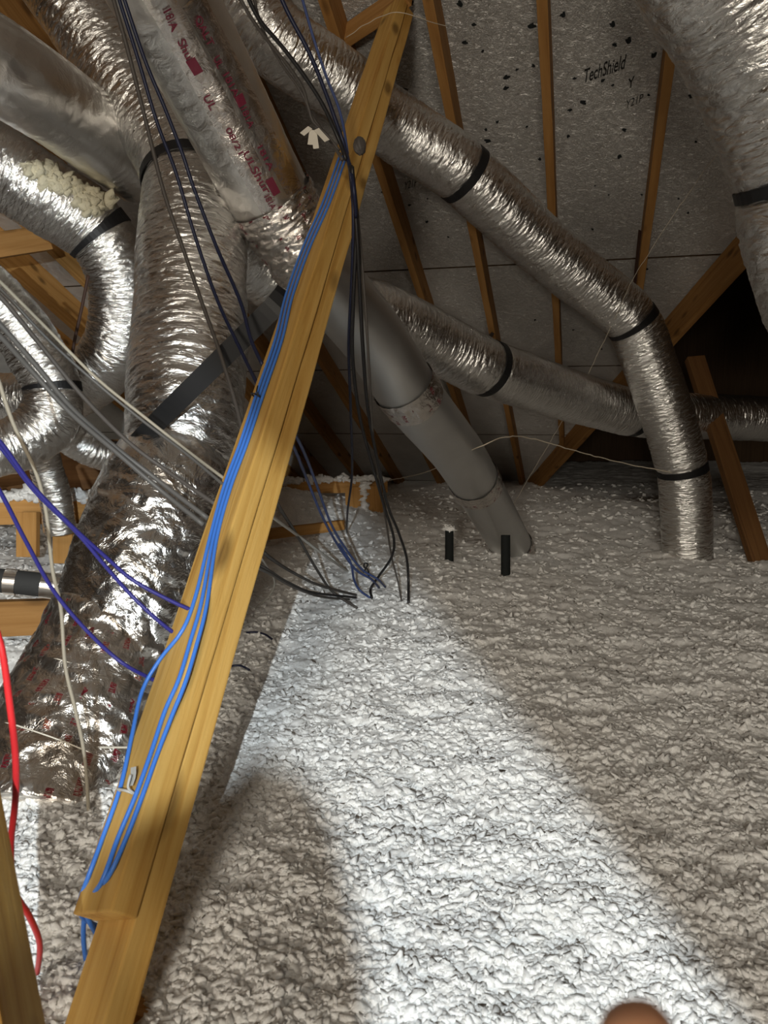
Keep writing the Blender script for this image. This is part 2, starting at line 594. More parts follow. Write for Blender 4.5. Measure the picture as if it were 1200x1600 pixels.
seam = hit(770, 415, Nv, C_DECK) @ Dv
V, F = [], []
d_hi = (0.0 - C_DECK * Nv[2]) / Dv[2] + .12                          # where the deck meets the attic floor
ds = sorted(set([-2.2] + [seam + k * 1.22 for k in (-2, 0, 1, 2, 3, 4, 5)] + [d_hi]))
ds = [d for d in ds if -2.2 <= d <= d_hi]
for k in range(len(ds) - 1):
    a, b = ds[k] + .007, ds[k + 1] - .007
    ea, eb = min(3.2, valley_e(a)), min(3.2, valley_e(b))
    cuts = np.arange(-7.0 + (k % 2) * 1.22, 3.2, 2.44)
    cuts = [-7.0, None]
    for q in range(len(cuts) - 1):
        l = cuts[q] + .003
        if cuts[q + 1] is None: ra, rb = ea, eb
        else: ra = rb = cuts[q + 1] - .003
        i = len(V)
        for c in (C_DECK, C_DECK + .012):
            V += [ed(l, a, c), ed(ra, a, c), ed(rb, b, c), ed(l, b, c)]
        F += [(i, i + 1, i + 2, i + 3), (i + 7, i + 6, i + 5, i + 4), (i, i + 4, i + 5, i + 1), (i + 1, i + 5, i + 6, i + 2), (i + 2, i + 6, i + 7, i + 3), (i + 3, i + 7, i + 4, i)]
ceiling = put('ceiling', np_mesh('ceiling', np.array(V), np.array(F), smooth=False), M['deck'])
ceiling.data.materials.append(M['dark_wood'])
for p in ceiling.data.polygons:
    if p.index % 6 >= 2: p.material_index = 1
tag(ceiling, 'silver foil faced roof sheathing sloping down to the eave', None, None, 'structure')
i = []
V = [ed(-7, -2.2, C_DECK + .02), ed(3.4, -2.2, C_DECK + .02), ed(3.4, d_hi, C_DECK + .02), ed(-7, d_hi, C_DECK + .02)]
V2 = [p + Nv * .03 for p in V]
fs = [(0, 1, 2, 3), (7, 6, 5, 4), (0, 4, 5, 1), (1, 5, 6, 2), (2, 6, 7, 3), (3, 7, 4, 0)]
# the sheathing's outer layer stops at the valley as well
V[1], V[2] = ed(min(3.2, valley_e(-2.2)), -2.2, C_DECK + .02), ed(valley_e(d_hi), d_hi, C_DECK + .02)
V2[1], V2[2] = V[1] + Nv * .03, V[2] + Nv * .03
tag(put('trim_1', np_mesh('trim_1', np.array(V + V2), np.array(fs), smooth=False), M['dark_wood']), 'dark roofing felt above the sheathing joints', None, None, 'structure')


# printing on the sheathing
def lettering(txt, x0, y0, x1, y1, height_px, shear=0.0, name='printed_lettering', bold=0.0):
    c = C_DECK - .0012
    P, Q = hit(x0, y0, Nv, c), hit(x1, y1, Nv, c)
    H = hit(x0, y0 - height_px, Nv, c)
    fc = bpy.data.curves.new('t', 'FONT'); fc.body = txt; fc.extrude = .0; fc.shear = shear; fc.offset = bold
    ob = bpy.data.objects.new('t', fc); COL.objects.link(ob)
    bpy.context.view_layer.update()
    me = bpy.data.meshes.new_from_object(ob.evaluated_get(bpy.context.evaluated_depsgraph_get()))
    COL.objects.unlink(ob); bpy.data.objects.remove(ob)
    co = np.array([v.co[:] for v in me.vertices])
    wx, hy = co[:, 0].max(), co[:, 1].max()
    nx = (Q - P) / wx; ny = (H - P); ny = ny / hy
    new = P + co[:, :1] * nx + co[:, 1:2] * ny
    for v, p in zip(me.vertices, new): v.co = p
    me.name = name
    return put(name, me, M['ink'], ceiling)


lettering('TechShield', 911, 130, 978, 106, 21, .25, bold=.012)
lettering('Y', 981, 139, 992, 133, 15, .1, bold=.02)
lettering('Y21P', 977, 170, 1005, 158, 12, .2)
lettering('Y21P', 631, 297, 652, 290, 12, .2)

# torn foil round the roofing nails that come through the sheathing
bm = bmesh.new()
rr = random.Random(5)
ring = []
for k in range(9):
    r_ = .008 * rr.uniform(.35, 1.15); t_ = k / 9 * 2 * math.pi
    ring.append(bm.verts.new((r_ * math.cos(t_), r_ * 1.5 * math.sin(t_), -.001)))
bm.faces.new(ring)
apx = bm.verts.new((.001, 0, -.014))
for k in range(6):
    t0, t1 = k / 6 * 2 * math.pi, (k + 1) / 6 * 2 * math.pi
    bm.faces.new((bm.verts.new((.0022 * math.cos(t0), .0022 * math.sin(t0), 0)), bm.verts.new((.0022 * math.cos(t1), .0022 * math.sin(t1), 0)), apx))
nail_me = bpy.data.meshes.new('nail_tip'); bm.to_mesh(nail_me); bm.free()
nail_me.materials.append(M['plastic_black'])
nail_px = [(640, 5), (560, 45), (727, 66), (754, 80), (741, 38), (718, 5), (792, 120), (791, 137), (808, 108), (833, 102), (832, 40), (854, 115), (880, 22), (878, 24), (957, 37), (982, 62), (961, 70), (898, 122), (942, 125), (957, 133), (890, 172), (912, 160), (888, 213), (968, 245), (1009, 15), (1022, 85), (1013, 148), (633, 140), (823, 198), (777, 190), (759, 202), (761, 220), (843, 248), (976, 203), (1034, 227), (1080, 150), (1087, 221), (951, 304), (926, 358), (1060, 310), (1075, 332), (1003, 304), (930, 290), (640, 320), (668, 310), (667, 346), (620, 340), (598, 300), (700, 370), (950, 408), (940, 480), (836, 500), (896, 515), (940, 545), (730, 515), (738, 580), (760, 600), (905, 430), (1010, 420), (820, 560)]
for q, (x, y) in enumerate(nail_px):
    o = put('nail_tip', nail_me, None, None)
    o.parent = ceiling
    p = hit(x, y, Nv, C_DECK - .001)
    R_ = Matrix.Identity(4)
    an = rr.uniform(0, 6.28); ex = Ev * math.cos(an) + Dv * math.sin(an); ey = np.cross(Nv, ex)
    sc = rr.uniform(.7, 1.6) if y < 250 else rr.uniform(.5, 1.1)
    for i in range(3):
        R_[i][0], R_[i][1], R_[i][2], R_[i][3] = ex[i] * sc, ey[i] * sc, Nv[i], p[i]
    o.matrix_local = R_

# rafters, each a board on its own
raf = [(.263, 'rafter at the right, left of the big foil duct in the upper right corner'),
       (-.205, 'rafter running down the middle of the sheathing left of the printed lettering'),
       (-.614, 'rafter beside the top of the yellow brace, above the strap of the middle duct'),
       (-1.00, 'rafter seen below the long thin duct, right of the grey pipe top'),
       (-1.45, 'rafter mostly behind the grey pipe and the brace'),
       (-1.90, 'rafter behind the black hanging cables, left of the grey pipe'),
       (-2.31, 'rafter right beside the brace, last one before the floor blocks'),
       (-2.72, 'rafter hidden behind the yellow brace and tall foil duct'),
       (-3.08, 'orange rafter beside the bend of the foil duct at far left'),
       (-3.50, 'orange rafter at the left edge under the flexible duct'),
       (-3.92, 'rafter at the far left edge behind the small ducts')]
for e, lab in raf:
    e *= .985
    c_low = C_BOT if e > -2.9 else C_DECK - .20       # deeper boards at the far left
    c = (c_low + C_DECK) / 2
    dend = d_hi - .03
    if e > -.6:
        for _ in range(200):
            if valley_e(dend) < e + .05: dend -= .02
    o = board('rafter', ed(e, -2.2, c), ed(e, dend, c), Nv, C_DECK - c_low - .002, .04, M['rafter'] if e > -2.9 else M['stud'], seed=int(e * 100) % 90)  # far left boards get lighter wood, painting in the lamp's light
    tag(o, lab, 'rafter', 'rafters under the foil sheathing')

# valley board along the edge of the sheathing
p0, p1 = ed(valley_e(ds[0] + 1.2), ds[0] + 1.2, C_DECK - .10), ed(valley_e(d_hi - .1), d_hi - .1, C_DECK - .10)
tag(board('valley_board', p0, p1, Nv, .19, .045, M['rafter']), 'sloping valley board at the right edge of the sheathing, dark attic behind', 'beam')

# floor, outer walls
def slab(name, pts, thick, mat, label):
    pts = [np.asarray(p, float) for p in pts]
    n = np.cross(pts[1] - pts[0], pts[3] - pts[0]); n /= np.linalg.norm(n)
    V = np.array(pts + [p + n * thick for p in pts])
    return tag(put(name, np_mesh(name, V, np.array(fs), smooth=False), mat), label, None, None, 'structure')


slab('floor', [(-7.5, -2.5, -.32), (7, -2.5, -.32), (7, 12, -.32), (-7.5, 12, -.32)], -.03, M['dark_wood'], 'attic floor boards below the insulation')
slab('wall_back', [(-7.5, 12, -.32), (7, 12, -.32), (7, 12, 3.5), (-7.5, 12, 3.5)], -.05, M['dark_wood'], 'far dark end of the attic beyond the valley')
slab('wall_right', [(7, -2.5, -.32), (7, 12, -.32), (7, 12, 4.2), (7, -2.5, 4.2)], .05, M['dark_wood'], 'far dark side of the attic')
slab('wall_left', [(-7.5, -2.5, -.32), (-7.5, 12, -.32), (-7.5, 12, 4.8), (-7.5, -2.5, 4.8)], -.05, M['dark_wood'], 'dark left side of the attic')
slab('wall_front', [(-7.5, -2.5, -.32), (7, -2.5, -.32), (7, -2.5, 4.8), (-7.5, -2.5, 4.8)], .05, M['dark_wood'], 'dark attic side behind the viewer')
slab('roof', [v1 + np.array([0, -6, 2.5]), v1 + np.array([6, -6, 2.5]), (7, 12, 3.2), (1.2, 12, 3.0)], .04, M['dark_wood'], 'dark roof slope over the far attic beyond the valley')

# ------------------------------------------------------------------ blown insulation


def floor_z(x, y):
    x = np.asarray(x, float); y = np.asarray(y, float)
    z = .05 * fbm(x * 1.1, y * 1.1, 3, 3)
    g = lambda cx, cy, sx, sy: np.exp(-((x - cx) / sx) ** 2 - ((y - cy) / sy) ** 2)
    z = z + .10 * g(-.55, 5.9, .75, .75) + .19 * g(-.75, 5.3, .42, .42) + .10 * g(1.75, 5.3, .8, .7) + .07 * g(-1.6, 3.9, .5, .5)
    z = z + .02 * g(1.3, 2.4, .5, .7)
    z = z + .05 * np.clip((y - 4.6), 0, 2.5) * np.clip((x - .2) * .5 + .5, 0, 1) * .6
    z = z - .2 * g(-1.25, 2.1, .3, .22)
    return z


def fluff_field(x, y):
    wx = x + .014 * fbm(x * 45, y * 45, 21, 2); wy = y + .014 * fbm(x * 45, y * 45, 31, 2)
    med = .018 * fbm(x * 13, y * 13, 41, 3) * 2
    d1, id1 = worley(wx * 55, wy * 55, 61)
    d2, id2 = worley(wx * 120 + 3, wy * 120, 71)
    d3, id3 = worley(wx * 24 + 9, wy * 24, 81)
    fine = .0035 * fbm(x * 230, y * 230, 91, 3) * 2
    wx2 = wx + .006 * fbm(x * 160, y * 160, 23, 2); wy2 = wy + .006 * fbm(x * 160, y * 160, 33, 2)
    d4, id4 = worley(wx2 * 70 + 5, wy2 * 70, 65)
    return med + .0052 * (1 - 1.25 * d4 ** 2) + .002 * (id4 - .5) + .003 * (1 - 1.1 * d2 ** 2) + .006 * (1 - d3 ** 2) + .004 * (1 - d1 ** 2) + fine


rows = np.concatenate([np.linspace(2050, 1640, 60, endpoint=False), np.linspace(1640, 775, 760, endpoint=False), np.linspace(775, 731, 60)])
ang = TH + np.arctan((rows - 800) / 1200)
Yr = CAM_H / np.tan(ang)
Dr = Yr * math.cos(TH) + CAM_H * math.sin(TH)
us = np.linspace(-.95, .85, 900)
XX = np.clip(us[None] * (Dr[:, None] + .12), -7.3, 6.8); YY = np.repeat(Yr[:, None], len(us), 1)
jx = 2 * fbm(XX * 60, YY * 60, 11, 2) * .008; jy = 2 * fbm(XX * 60 + 50, YY * 60, 12, 2) * .008
ZZ = floor_z(XX, YY) + fluff_field(XX, YY)
nr, nc = XX.shape
V = np.stack([XX + jx, YY + jy, ZZ], -1).reshape(-1, 3)
a = np.arange(nr - 1)[:, None] * nc; j = np.arange(nc - 1)[None]
F = np.stack([a + j, a + j + 1, a + nc + j + 1, a + nc + j], -1).reshape(-1, 4)
ins = [(V, F)]


# loose tufts: on top of the carpet, on the floor timbers and on the pipes
def tuft_base(seed):
    bm = bmesh.new()
    bmesh.ops.create_icosphere(bm, subdivisions=2, radius=1)
    r = np.random.default_rng(seed)
    P = np.array([v.co[:] for v in bm.verts])
    for k in range(5):
        d = r.standard_normal(3); d /= np.linalg.norm(d)
        P = P + d * (r.uniform(.2, .75) * np.clip((P @ d) - .45, 0, 1)[:, None] * 2)
    P = P * (1 + .28 * r.standard_normal((len(P), 1)))
    Fq = np.array([[v.index for v in f.verts] for f in bm.faces])
    bm.free()
    return P, np.column_stack([Fq, Fq[:, 2]])


TB = [tuft_base(k) for k in range(6)]


def add_tufts(P, size, seed, flat=.7):
    r = np.random.default_rng(seed)
    for b in range(6):
        k = np.arange(b, len(P), 6)
        if len(k) == 0: continue
        Pb, Fb = TB[b]
        q = r.standard_normal((len(k), 4)); q /= np.linalg.norm(q, axis=1)[:, None]
        w_, x_, y_, z_ = q.T
        R = np.stack([np.stack([1 - 2 * (y_ * y_ + z_ * z_), 2 * (x_ * y_ - z_ * w_), 2 * (x_ * z_ + y_ * w_)], -1),
                      np.stack([2 * (x_ * y_ + z_ * w_), 1 - 2 * (x_ * x_ + z_ * z_), 2 * (y_ * z_ - x_ * w_)], -1),
                      np.stack([2 * (x_ * z_ - y_ * w_), 2 * (y_ * z_ + x_ * w_), 1 - 2 * (x_ * x_ + y_ * y_)], -1)], 1)
        sz = (size[k] if np.ndim(size) else np.full(len(k), size))[:, None, None]
        VV = np.einsum('nij,mj->nmi', R, Pb) * sz
        VV[..., 2] *= flat
        VV = VV + P[k][:, None]
        FF = Fb[None] + (np.arange(len(k)) * len(Pb))[:, None, None]
        ins.append((VV.reshape(-1, 3), FF.reshape(-1, 4)))


rng = np.random.default_rng(3)
n = 36000
ry = rng.uniform(0, 1, n) ** .8
py = 1640 - ry * (1640 - 772)
pd = CAM_H / np.tan(TH + np.arctan((py - 800) / 1200))
px_ = rng.uniform(-.62, .62, n) * (pd + .12)
tz = floor_z(px_, pd) + fluff_field(px_, pd)
add_tufts(np.stack([px_, pd, tz - .0005 - .0012 * pd], -1), rng.uniform(.0016, .0044, n) * (1 + .5 * pd), 5)
TUFT_SPOTS = []                            # (points, size): filled in by the timbers below

# ------------------------------------------------------------------ the yellow brace of two nailed boards
BA = np.array([-.33771806, .7845078, .10393476]); BB = np.array([.0566467, 2.98588924, 2.24294462])
bax = (BB - BA) / np.linalg.norm(BB - BA)
ba = np.array([-.74037162, .53194508, -.41095535]); bb = np.array([.66000798, .45936951, -.59444859])


def brace_t(y):                               # length along the brace at picture row y on the arris
    lo, hi = -.5, 4.0
    for _ in range(50):
        mid = (lo + hi) / 2
        q = BA + bax * mid - CC
        if 800 - 1200 * (q @ CU) / (q @ CF) > y: lo = mid
        else: hi = mid
    return lo


t0 = brace_t(1424)
brace = empty('roof_brace', BA - bax * .25)
tag(brace, 'yellow pine brace of two nailed boards carrying the blue cables', 'brace')
# the cross product fixes the third axis as z x a; boards are given by their visible arris
sgn = 1 if np.cross(bax, ba) @ bb > 0 else -1


def brace_board(name, off, ta, tb, wa, wb, dz=0.0):
    o = board(name, BA + bax * ta + off + ba * wa / 2 + bb * wb / 2 + ba * dz, BA + bax * tb + off + ba * wa / 2 + bb * wb / 2 + ba * dz, ba, wa, wb, M['brace'], brace, bow=.0012, seed=int(off[0] * 300) % 50)
    return o


tb_top = 3.17
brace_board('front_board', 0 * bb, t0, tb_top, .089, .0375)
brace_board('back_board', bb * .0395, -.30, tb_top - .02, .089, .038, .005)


def on_brace(x, y, r):                        # on the broad left face of the front board
    n = -bb
    c = n @ BA + r
    return hit(x, y, n, c)


# ------------------------------------------------------------------ ducts


def duct(name, label, P, rad, straps=(), mat=None, seg=120, ds=.0045, wr='flex', seed=1, group=None, hang=(), strap_w=.035, body='foil_jacket', pinch=.05):
    pa = Path([at(*p) for p in P], ds, rad)
    root = empty(name, at(*P[-1]))
    tag(root, label, 'duct', group)
    wrs = {'flex': [(.0030, 75, 13, True), (.004, 12, 6, False), (.0016, 150, 30, True)],
           'loose': [(.0034, 62, 11, True), (.009, 7, 5, False), (.0022, 120, 26, True)],
           'smooth': [(.003, 6, 4, False), (.0016, 40, 14, True)],
           'pipe': [(.0008, 4, 3, False)]}[wr] if isinstance(wr, str) else wr
    sq = [(pa.s[pa.idx(p)], .03, pinch) for p in straps]
    put(body, tube_mesh(body, pa, seg, wr=wrs, squash=sq, seed=seed), M[mat or 'flex'], root)
    for k, p in enumerate(straps):
        put('strap', ring_mesh('strap', pa, p, strap_w, -pinch * float(np.mean(pa.r)) * .6 + .003, wob=.006), M['strap'], root)
    for p, q, w_ in hang:                     # hanger from the strap up to a rafter
        i = pa.idx(p)
        top = q
        P0 = pa.c[i] + np.array([0, 0, 1]) * pa.r[i]
        put('hanger', ribbon_mesh('hanger', [P0, (P0 + top) / 2, top], pa.t[i], w_), M['hanger'], root)
    return root, pa


D1, p1_ = duct('flex_duct', 'long thin foil duct crossing the sheathing from top and dropping into insulation at right',
               [(330, -60, 2.68), (430, 60, 2.78), (520, 125, 2.92), (620, 200, 3.08), (725, 272, 3.22), (850, 388, 3.5), (940, 460, 3.68), (988, 503, 3.76), (1012, 560, 3.82), (1042, 650, 3.9), (1066, 733, 3.98), (1072, 800, 4.05), (1074, 880, 4.1), (1075, 940, 4.14)],
               .127, straps=(4, 7, 10), seed=11,
               hang=((7, hit(1000, 360, Nv, C_BOT), .02), (4, hit(742, 225, Nv, C_BOT), .02)))
D2, p2_ = duct('flex_duct', 'foil duct passing behind the grey pipe and running to the right edge',
               [(330, 350, 2.6), (420, 425, 2.8), (520, 470, 2.95), (610, 500, 3.1), (690, 540, 3.3), (762, 575, 3.45), (850, 605, 3.75), (930, 630, 4.05), (992, 645, 4.2), (1060, 650, 4.3), (1140, 652, 4.45), (1300, 660, 4.6)],
               .127, straps=(5, 8), seed=23, hang=((5, hit(770, 520, Nv, C_BOT), .02),))

# grey pipe under a taped foil sleeve
P3 = [(215, -80, 1.82), (259, 0, 1.95), (325, 123, 2.1), (401, 270, 2.26), (447, 350, 2.36), (512, 442, 2.46), (581, 526, 2.6), (638, 612, 2.76), (697, 685, 3.12), (727, 727, 3.32), (785, 827, 4.0), (806, 866, 4.22), (822, 895, 4.42)]
R3 = [.126, .126, .125, .122, .118, .112, .111, .110, .110, .110, .110, .110, .110]
root3 = empty('rigid_duct', at(*P3[-1]))
tag(root3, 'smooth grey metal pipe with taped joints going down into the insulation', 'duct')
pa3 = Path([at(*p) for p in P3], .01, R3)
k5 = pa3.idx(4.35)
put('pipe', tube_mesh('pipe', pa3, 72, k5 - 6, None, wr=[(.0012, 5, 3, False)], seed=5), M['pipe'], root3)
put('foil_sleeve', tube_mesh('foil_sleeve', pa3, 96, 0, k5, wr=[(.003, 5, 4, False), (.0015, 30, 12, True)], seed=6, extra=.003), M['smooth_foil'], root3)


def tape_band(p, width, sd, parent=root3, pa=pa3, extra=.002, amp=.003):
    s0 = pa.s[pa.idx(p)]
    i0 = int(np.argmin(abs(pa.s - s0 + width / 2))); i1 = int(np.argmin(abs(pa.s - s0 - width / 2)))
    sub = Path.__new__(Path)
    s = np.linspace(pa.s[i0], pa.s[i1], max(8, int(width / .004)))
    for k in 'cuvt':
        setattr(sub, k, np.stack([np.interp(s, pa.s, getattr(pa, k)[:, q]) for q in range(3)], -1))
    sub.s = s; sub.r = np.interp(s, pa.s, pa.r)
    return put('joint_tape', tube_mesh('joint_tape', sub, 96, wr=[(amp, 40, 16, True), (amp * .7, 90, 40, True)], extra=extra, seed=sd, cap=False), M['tape'], parent)


tape_band(7.0, .085, 2)
tape_band(9.25, .10, 3)
tape_band(10.75, .07, 4)
tape_band(4.15, .24, 6, extra=.006, amp=.007)


def phi_at(pa, s, x, y):
    """angle on the tube that shows nearest to picture point x,y"""
    ph = np.linspace(0, 2 * math.pi, 360)
    P = pa.point(np.full(360, s), ph)
    q = P - CC
    D = q @ CF
    X_ = 600 + 1200 * (q @ CX) / D; Y_ = 800 - 1200 * (q @ CU) / D
    d = (X_ - x) ** 2 + (Y_ - y) ** 2 + np.where(D > np.median(D), 1e5, 0)
    k = np.argmin(d); return ph[k], d[k]


def sphi(pa, x, y):
    best = None
    for s in np.linspace(pa.s[0], pa.s[-1], 240):
        ph, d = phi_at(pa, s, x, y)
        if best is None or d < best[0]: best = (d, s, ph)
    return best[1], best[2]


def tube_strip(pa, xa, ya, xb, yb, width, name, mat, parent, extra=.0045, seed=2):
    """lengthwise strip of tape lying on the sleeve between two points"""
    sa, fa = sphi(pa, xa, ya); sb, fb = sphi(pa, xb, yb)
    if fb - fa > math.pi: fb -= 2 * math.pi
    if fa - fb > math.pi: fb += 2 * math.pi
    n = int(abs(sb - sa) / .006) + 2; mN = 14
    s = np.linspace(sa, sb, n)[:, None] * np.ones((1, mN)); tt = np.linspace(0, 1, n)[:, None]
    R = float(np.mean(pa.r))
    q = np.linspace(-.5, .5, mN)[None] * width
    ph = fa + (fb - fa) * tt + q / R
    ex = extra + .0025 * np.abs(fbm(s * 60, q * 90 + s * 3, seed, 3))
    P = pa.point(s.ravel(), ph.ravel(), ex.ravel())
    a = np.arange(n - 1)[:, None] * mN; j = np.arange(mN - 1)[None]
    F = np.stack([a + j, a + j + 1, a + mN + j + 1, a + mN + j], -1).reshape(-1, 4)
    uv = np.stack([s.ravel(), (q + 0 * s).ravel()], -1)
    return put(name, np_mesh(name, P, F, uv), M[mat], parent)


def tube_text(pa, txt, x, y, x2, y2, hgt, parent, mat='red_ink', extra=.010):
    sa, fa = sphi(pa, x, y); sb, fb = sphi(pa, x2, y2)
    if fb - fa > math.pi: fb -= 2 * math.pi
    if fa - fb > math.pi: fb += 2 * math.pi
    fc = bpy.data.curves.new('t', 'FONT'); fc.body = txt; fc.offset = .01
    ob = bpy.data.objects.new('t', fc); COL.objects.link(ob); bpy.context.view_layer.update()
    me = bpy.data.meshes.new_from_object(ob.evaluated_get(bpy.context.evaluated_depsgraph_get()))
    COL.objects.unlink(ob); bpy.data.objects.remove(ob)
    co = np.array([v.co[:] for v in me.vertices]); wx = co[:, 0].max(); hy = co[:, 1].max()
    t = co[:, 0] / wx
    s = sa + (sb - sa) * t
    R = float(np.mean(pa.r))
    up = pa.point(np.array([sa]), np.array([fa + .05]))[0] - pa.point(np.array([sa]), np.array([fa]))[0]
    sg = 1 if np.cross(pa.point(np.array([sb]), np.array([fb]))[0] - pa.point(np.array([sa]), np.array([fa]))[0], up) @ (CC - pa.point(np.array([sa]), np.array([fa]))[0]) > 0 else -1
    ph = fa + (fb - fa) * t + sg * co[:, 1] / hy * hgt / R
    P = pa.point(s, ph, extra)
    for v, p in zip(me.vertices, P): v.co = p
    return put('printed_lettering', me, M[mat], parent)


tube_strip(pa3, 243, -10, 428, 330, .062, 'seam_tape', 'tape_plain', root3, seed=3)
tube_strip(pa3, 298, -5, 462, 300, .06, 'seam_tape', 'tape_plain', root3, seed=9)
for txt, x, y, x2, y2, hg in (('08/21', 352, 200, 372, 238, .017), ('UL', 379, 240, 390, 260, .02), ('Shur', 389, 262, 412, 300, .024), ('181A', 412, 305, 424, 328, .02),
                              ('QALT', 302, 28, 322, 70, .02), ('UL', 332, 92, 340, 110, .02), ('181A', 344, 112, 362, 150, .02), ('181A', 372, 165, 390, 205, .02), ('181A', 398, 225, 418, 265, .018),
                              ('181A', 252, 12, 270, 50, .022), ('Shur', 275, 60, 296, 100, .022), ('UL', 318, 152, 330, 172, .022)):
    tube_text(pa3, txt, x, y, x2, y2, hg * .8, root3)
for x, y, x2, y2, wd in ((297, 92, 309, 112, .022), (368, 146, 379, 168, .022), (420, 282, 430, 300, .02)):
    tube_strip(pa3, x, y, x2, y2, wd, 'printed_block', 'red_ink', root3, extra=.0095)

# tall foil duct at the left, its boot wrapped in printed foil
P4 = [(40, -110, 2.5), (112, 0, 2.52), (190, 120, 2.55), (262, 222, 2.5), (292, 285, 2.42), (299, 400, 2.34), (295, 540, 2.24), (290, 650, 2.14), (280, 720, 2.1), (268, 770, 2.08)]
R4 = [.13, .13, .128, .132, .14, .160, .165, .158, .14, .12]
D4, p4_ = duct('flex_duct', 'wide crumpled foil duct standing upright behind the brace at the left', P4, R4, straps=(3.95,), mat='flex_loose', seg=150, wr='loose', seed=31, strap_w=.03)
P4c = [(283, 692, 2.1), (272, 725, 2.07), (262, 760, 2.04), (243, 820, 2.0), (222, 890, 1.95), (196, 970, 1.9), (178, 1020, 1.87)]
pc = Path([at(*p) for p in P4c], .005, [.105, .145, .165, .175, .175, .168, .165])
put('foil_wrap', tube_mesh('foil_wrap', pc, 150, wr=[(.006, 14, 12, True), (.009, 6, 4, False), (.003, 55, 50, True)], seed=77), M['wrap'], D4)
P4b = [(192, 975, 1.9), (165, 1050, 1.84), (135, 1130, 1.77), (105, 1210, 1.7), (75, 1300, 1.62)]
pb = Path([at(*p) for p in P4b], .006, [.168, .18, .2, .21, .21])
put('foil_boot', tube_mesh('foil_boot', pb, 130, wr=[(.009, 16, 12, True), (.011, 7, 5, False), (.004, 55, 45, True)], seed=37), M['boot'], D4)
for (x0, y0), (x1, y1), wd in (((95, 1035), (230, 1075), .012), ((20, 1135), (135, 1180), .012), ((150, 1172), (200, 1170), .01)):
    tube_strip(pb, x0, y0, x1, y1, wd, 'tie_band', 'tag', D4, extra=.02)
# broad black sling from the brace round the tall duct
sl = [on_brace(447, 455, .003), at(432, 475, 1.76), at(380, 527, 1.79), at(320, 586, 1.83), at(262, 643, 1.88), at(216, 690, 1.96), at(192, 716, 2.08), at(196, 716, 2.28)]
sl = [np.asarray(q) for q in sl]
tg = np.gradient(np.array(sl), axis=0)
wv = np.cross(tg, np.array(sl) - CC)
slo = put('hanging_strap', ribbon_mesh('hanging_strap', sl, np.array(wv), .048, .002), M['strap'])
tag(slo, 'broad black strap slung from the brace around the tall foil duct', 'strap')

# smooth silver duct, upper left
D5, p5_ = duct('rigid_duct', 'smooth silver wrapped duct slanting down from the upper left edge', [(-120, 30, 2.1), (0, 106, 2.2), (100, 172, 2.4), (165, 222, 2.58), (218, 262, 2.75)], .127, mat='smooth_foil', wr='smooth', seed=41, body='foil_sleeve')
# flexible duct with the big bend
D6, p6_ = duct('flex_duct', 'foil duct at left bending down past its strap towards the floor', [(-130, 190, 2.45), (-40, 238, 2.55), (60, 298, 2.65), (140, 352, 2.75), (176, 400, 2.8), (192, 470, 2.86), (180, 545, 2.92), (130, 598, 3.0), (60, 622, 3.05), (-40, 625, 3.1)], [.13, .13, .13, .125, .115, .12, .12, .115, .11, .1], straps=(3.3,), seed=43, hang=())
D7, p7_ = duct('flex_duct', 'foil duct entering at the left edge with strap and sharp bend back left', [(-60, 420, 2.3), (20, 500, 2.36), (62, 562, 2.4), (82, 607, 2.42), (76, 655, 2.42), (30, 692, 2.38), (-60, 712, 2.3)], [.088, .088, .088, .085, .09, .085, .08], straps=(2.95,), seed=47, strap_w=.02)
D8, p8_ = duct('flex_duct', 'short thin foil duct going right behind the tall foil duct', [(70, 655, 2.8), (105, 682, 2.85), (140, 702, 2.9), (178, 716, 2.95), (240, 735, 3.0)], .06, straps=(2.85,), seed=53, strap_w=.012, seg=64)
D9, p9_ = duct('flex_duct', 'short foil stub standing on the insulation at the left', [(62, 690, 3.0), (72, 730, 3.05), (86, 775, 3.1), (94, 830, 3.15)], .06, seed=59, seg=64)
D10, p10_ = duct('flex_duct', 'large foil duct coming down in the upper right corner', [(1060, -220, 1.5), (1120, -90, 1.58), (1180, 20, 1.66), (1245, 165, 1.75), (1272, 270, 1.8), (1285, 350, 1.83), (1310, 440, 1.86), (1360, 560, 1.9)], .175, straps=(4,), mat='flex_loose', wr='loose', seed=61, strap_w=.03, seg=120)

pts_, rf = [], np.random.default_rng(4)
for q in np.linspace(0, 1, 70):                 # fibre showing through a tear in the jacket
    s_, f_ = sphi(p6_, 48 + 112 * q, 258 + 66 * q)
    wd_ = (.012 + .03 * q)
    pts_.append(p6_.point(np.array([s_]), np.array([f_ + rf.uniform(-1, 1) * wd_ / .125]), rf.uniform(-.004, .006))[0])
keep_, ins = ins, []
add_tufts(np.array(pts_), rf.uniform(.010, .02, len(pts_)), 12, 1.0)
fv, ff, fo = [], [], 0
for v_, f_ in ins:
    fv.append(v_); ff.append(f_[:, :3] + fo); fo += len(v_)
ins = keep_
put('exposed_fibre', np_mesh('exposed_fibre', np.vstack(fv), np.vstack(ff)), M['fibre'], D6)
# black insulated pipe at the left
pp = Path([at(*p) for p in [(-120, 902, 2.08), (-20, 906, 2.1), (40, 911, 2.12), (95, 918, 2.14)]], .008, .033)
r12 = empty('insulated_pipe', at(40, 911, 2.12)); tag(r12, 'black insulated pipe with foil tape at the left edge', 'pipe')
put('foam_sleeve', tube_mesh('foam_sleeve', pp, 32), M['foam'], r12)
for p, wd in ((1.62, .03), (2.75, .05)):
    put('foil_tape', ring_mesh('foil_tape', pp, p, wd, .0005, .002), M['tape'], r12)
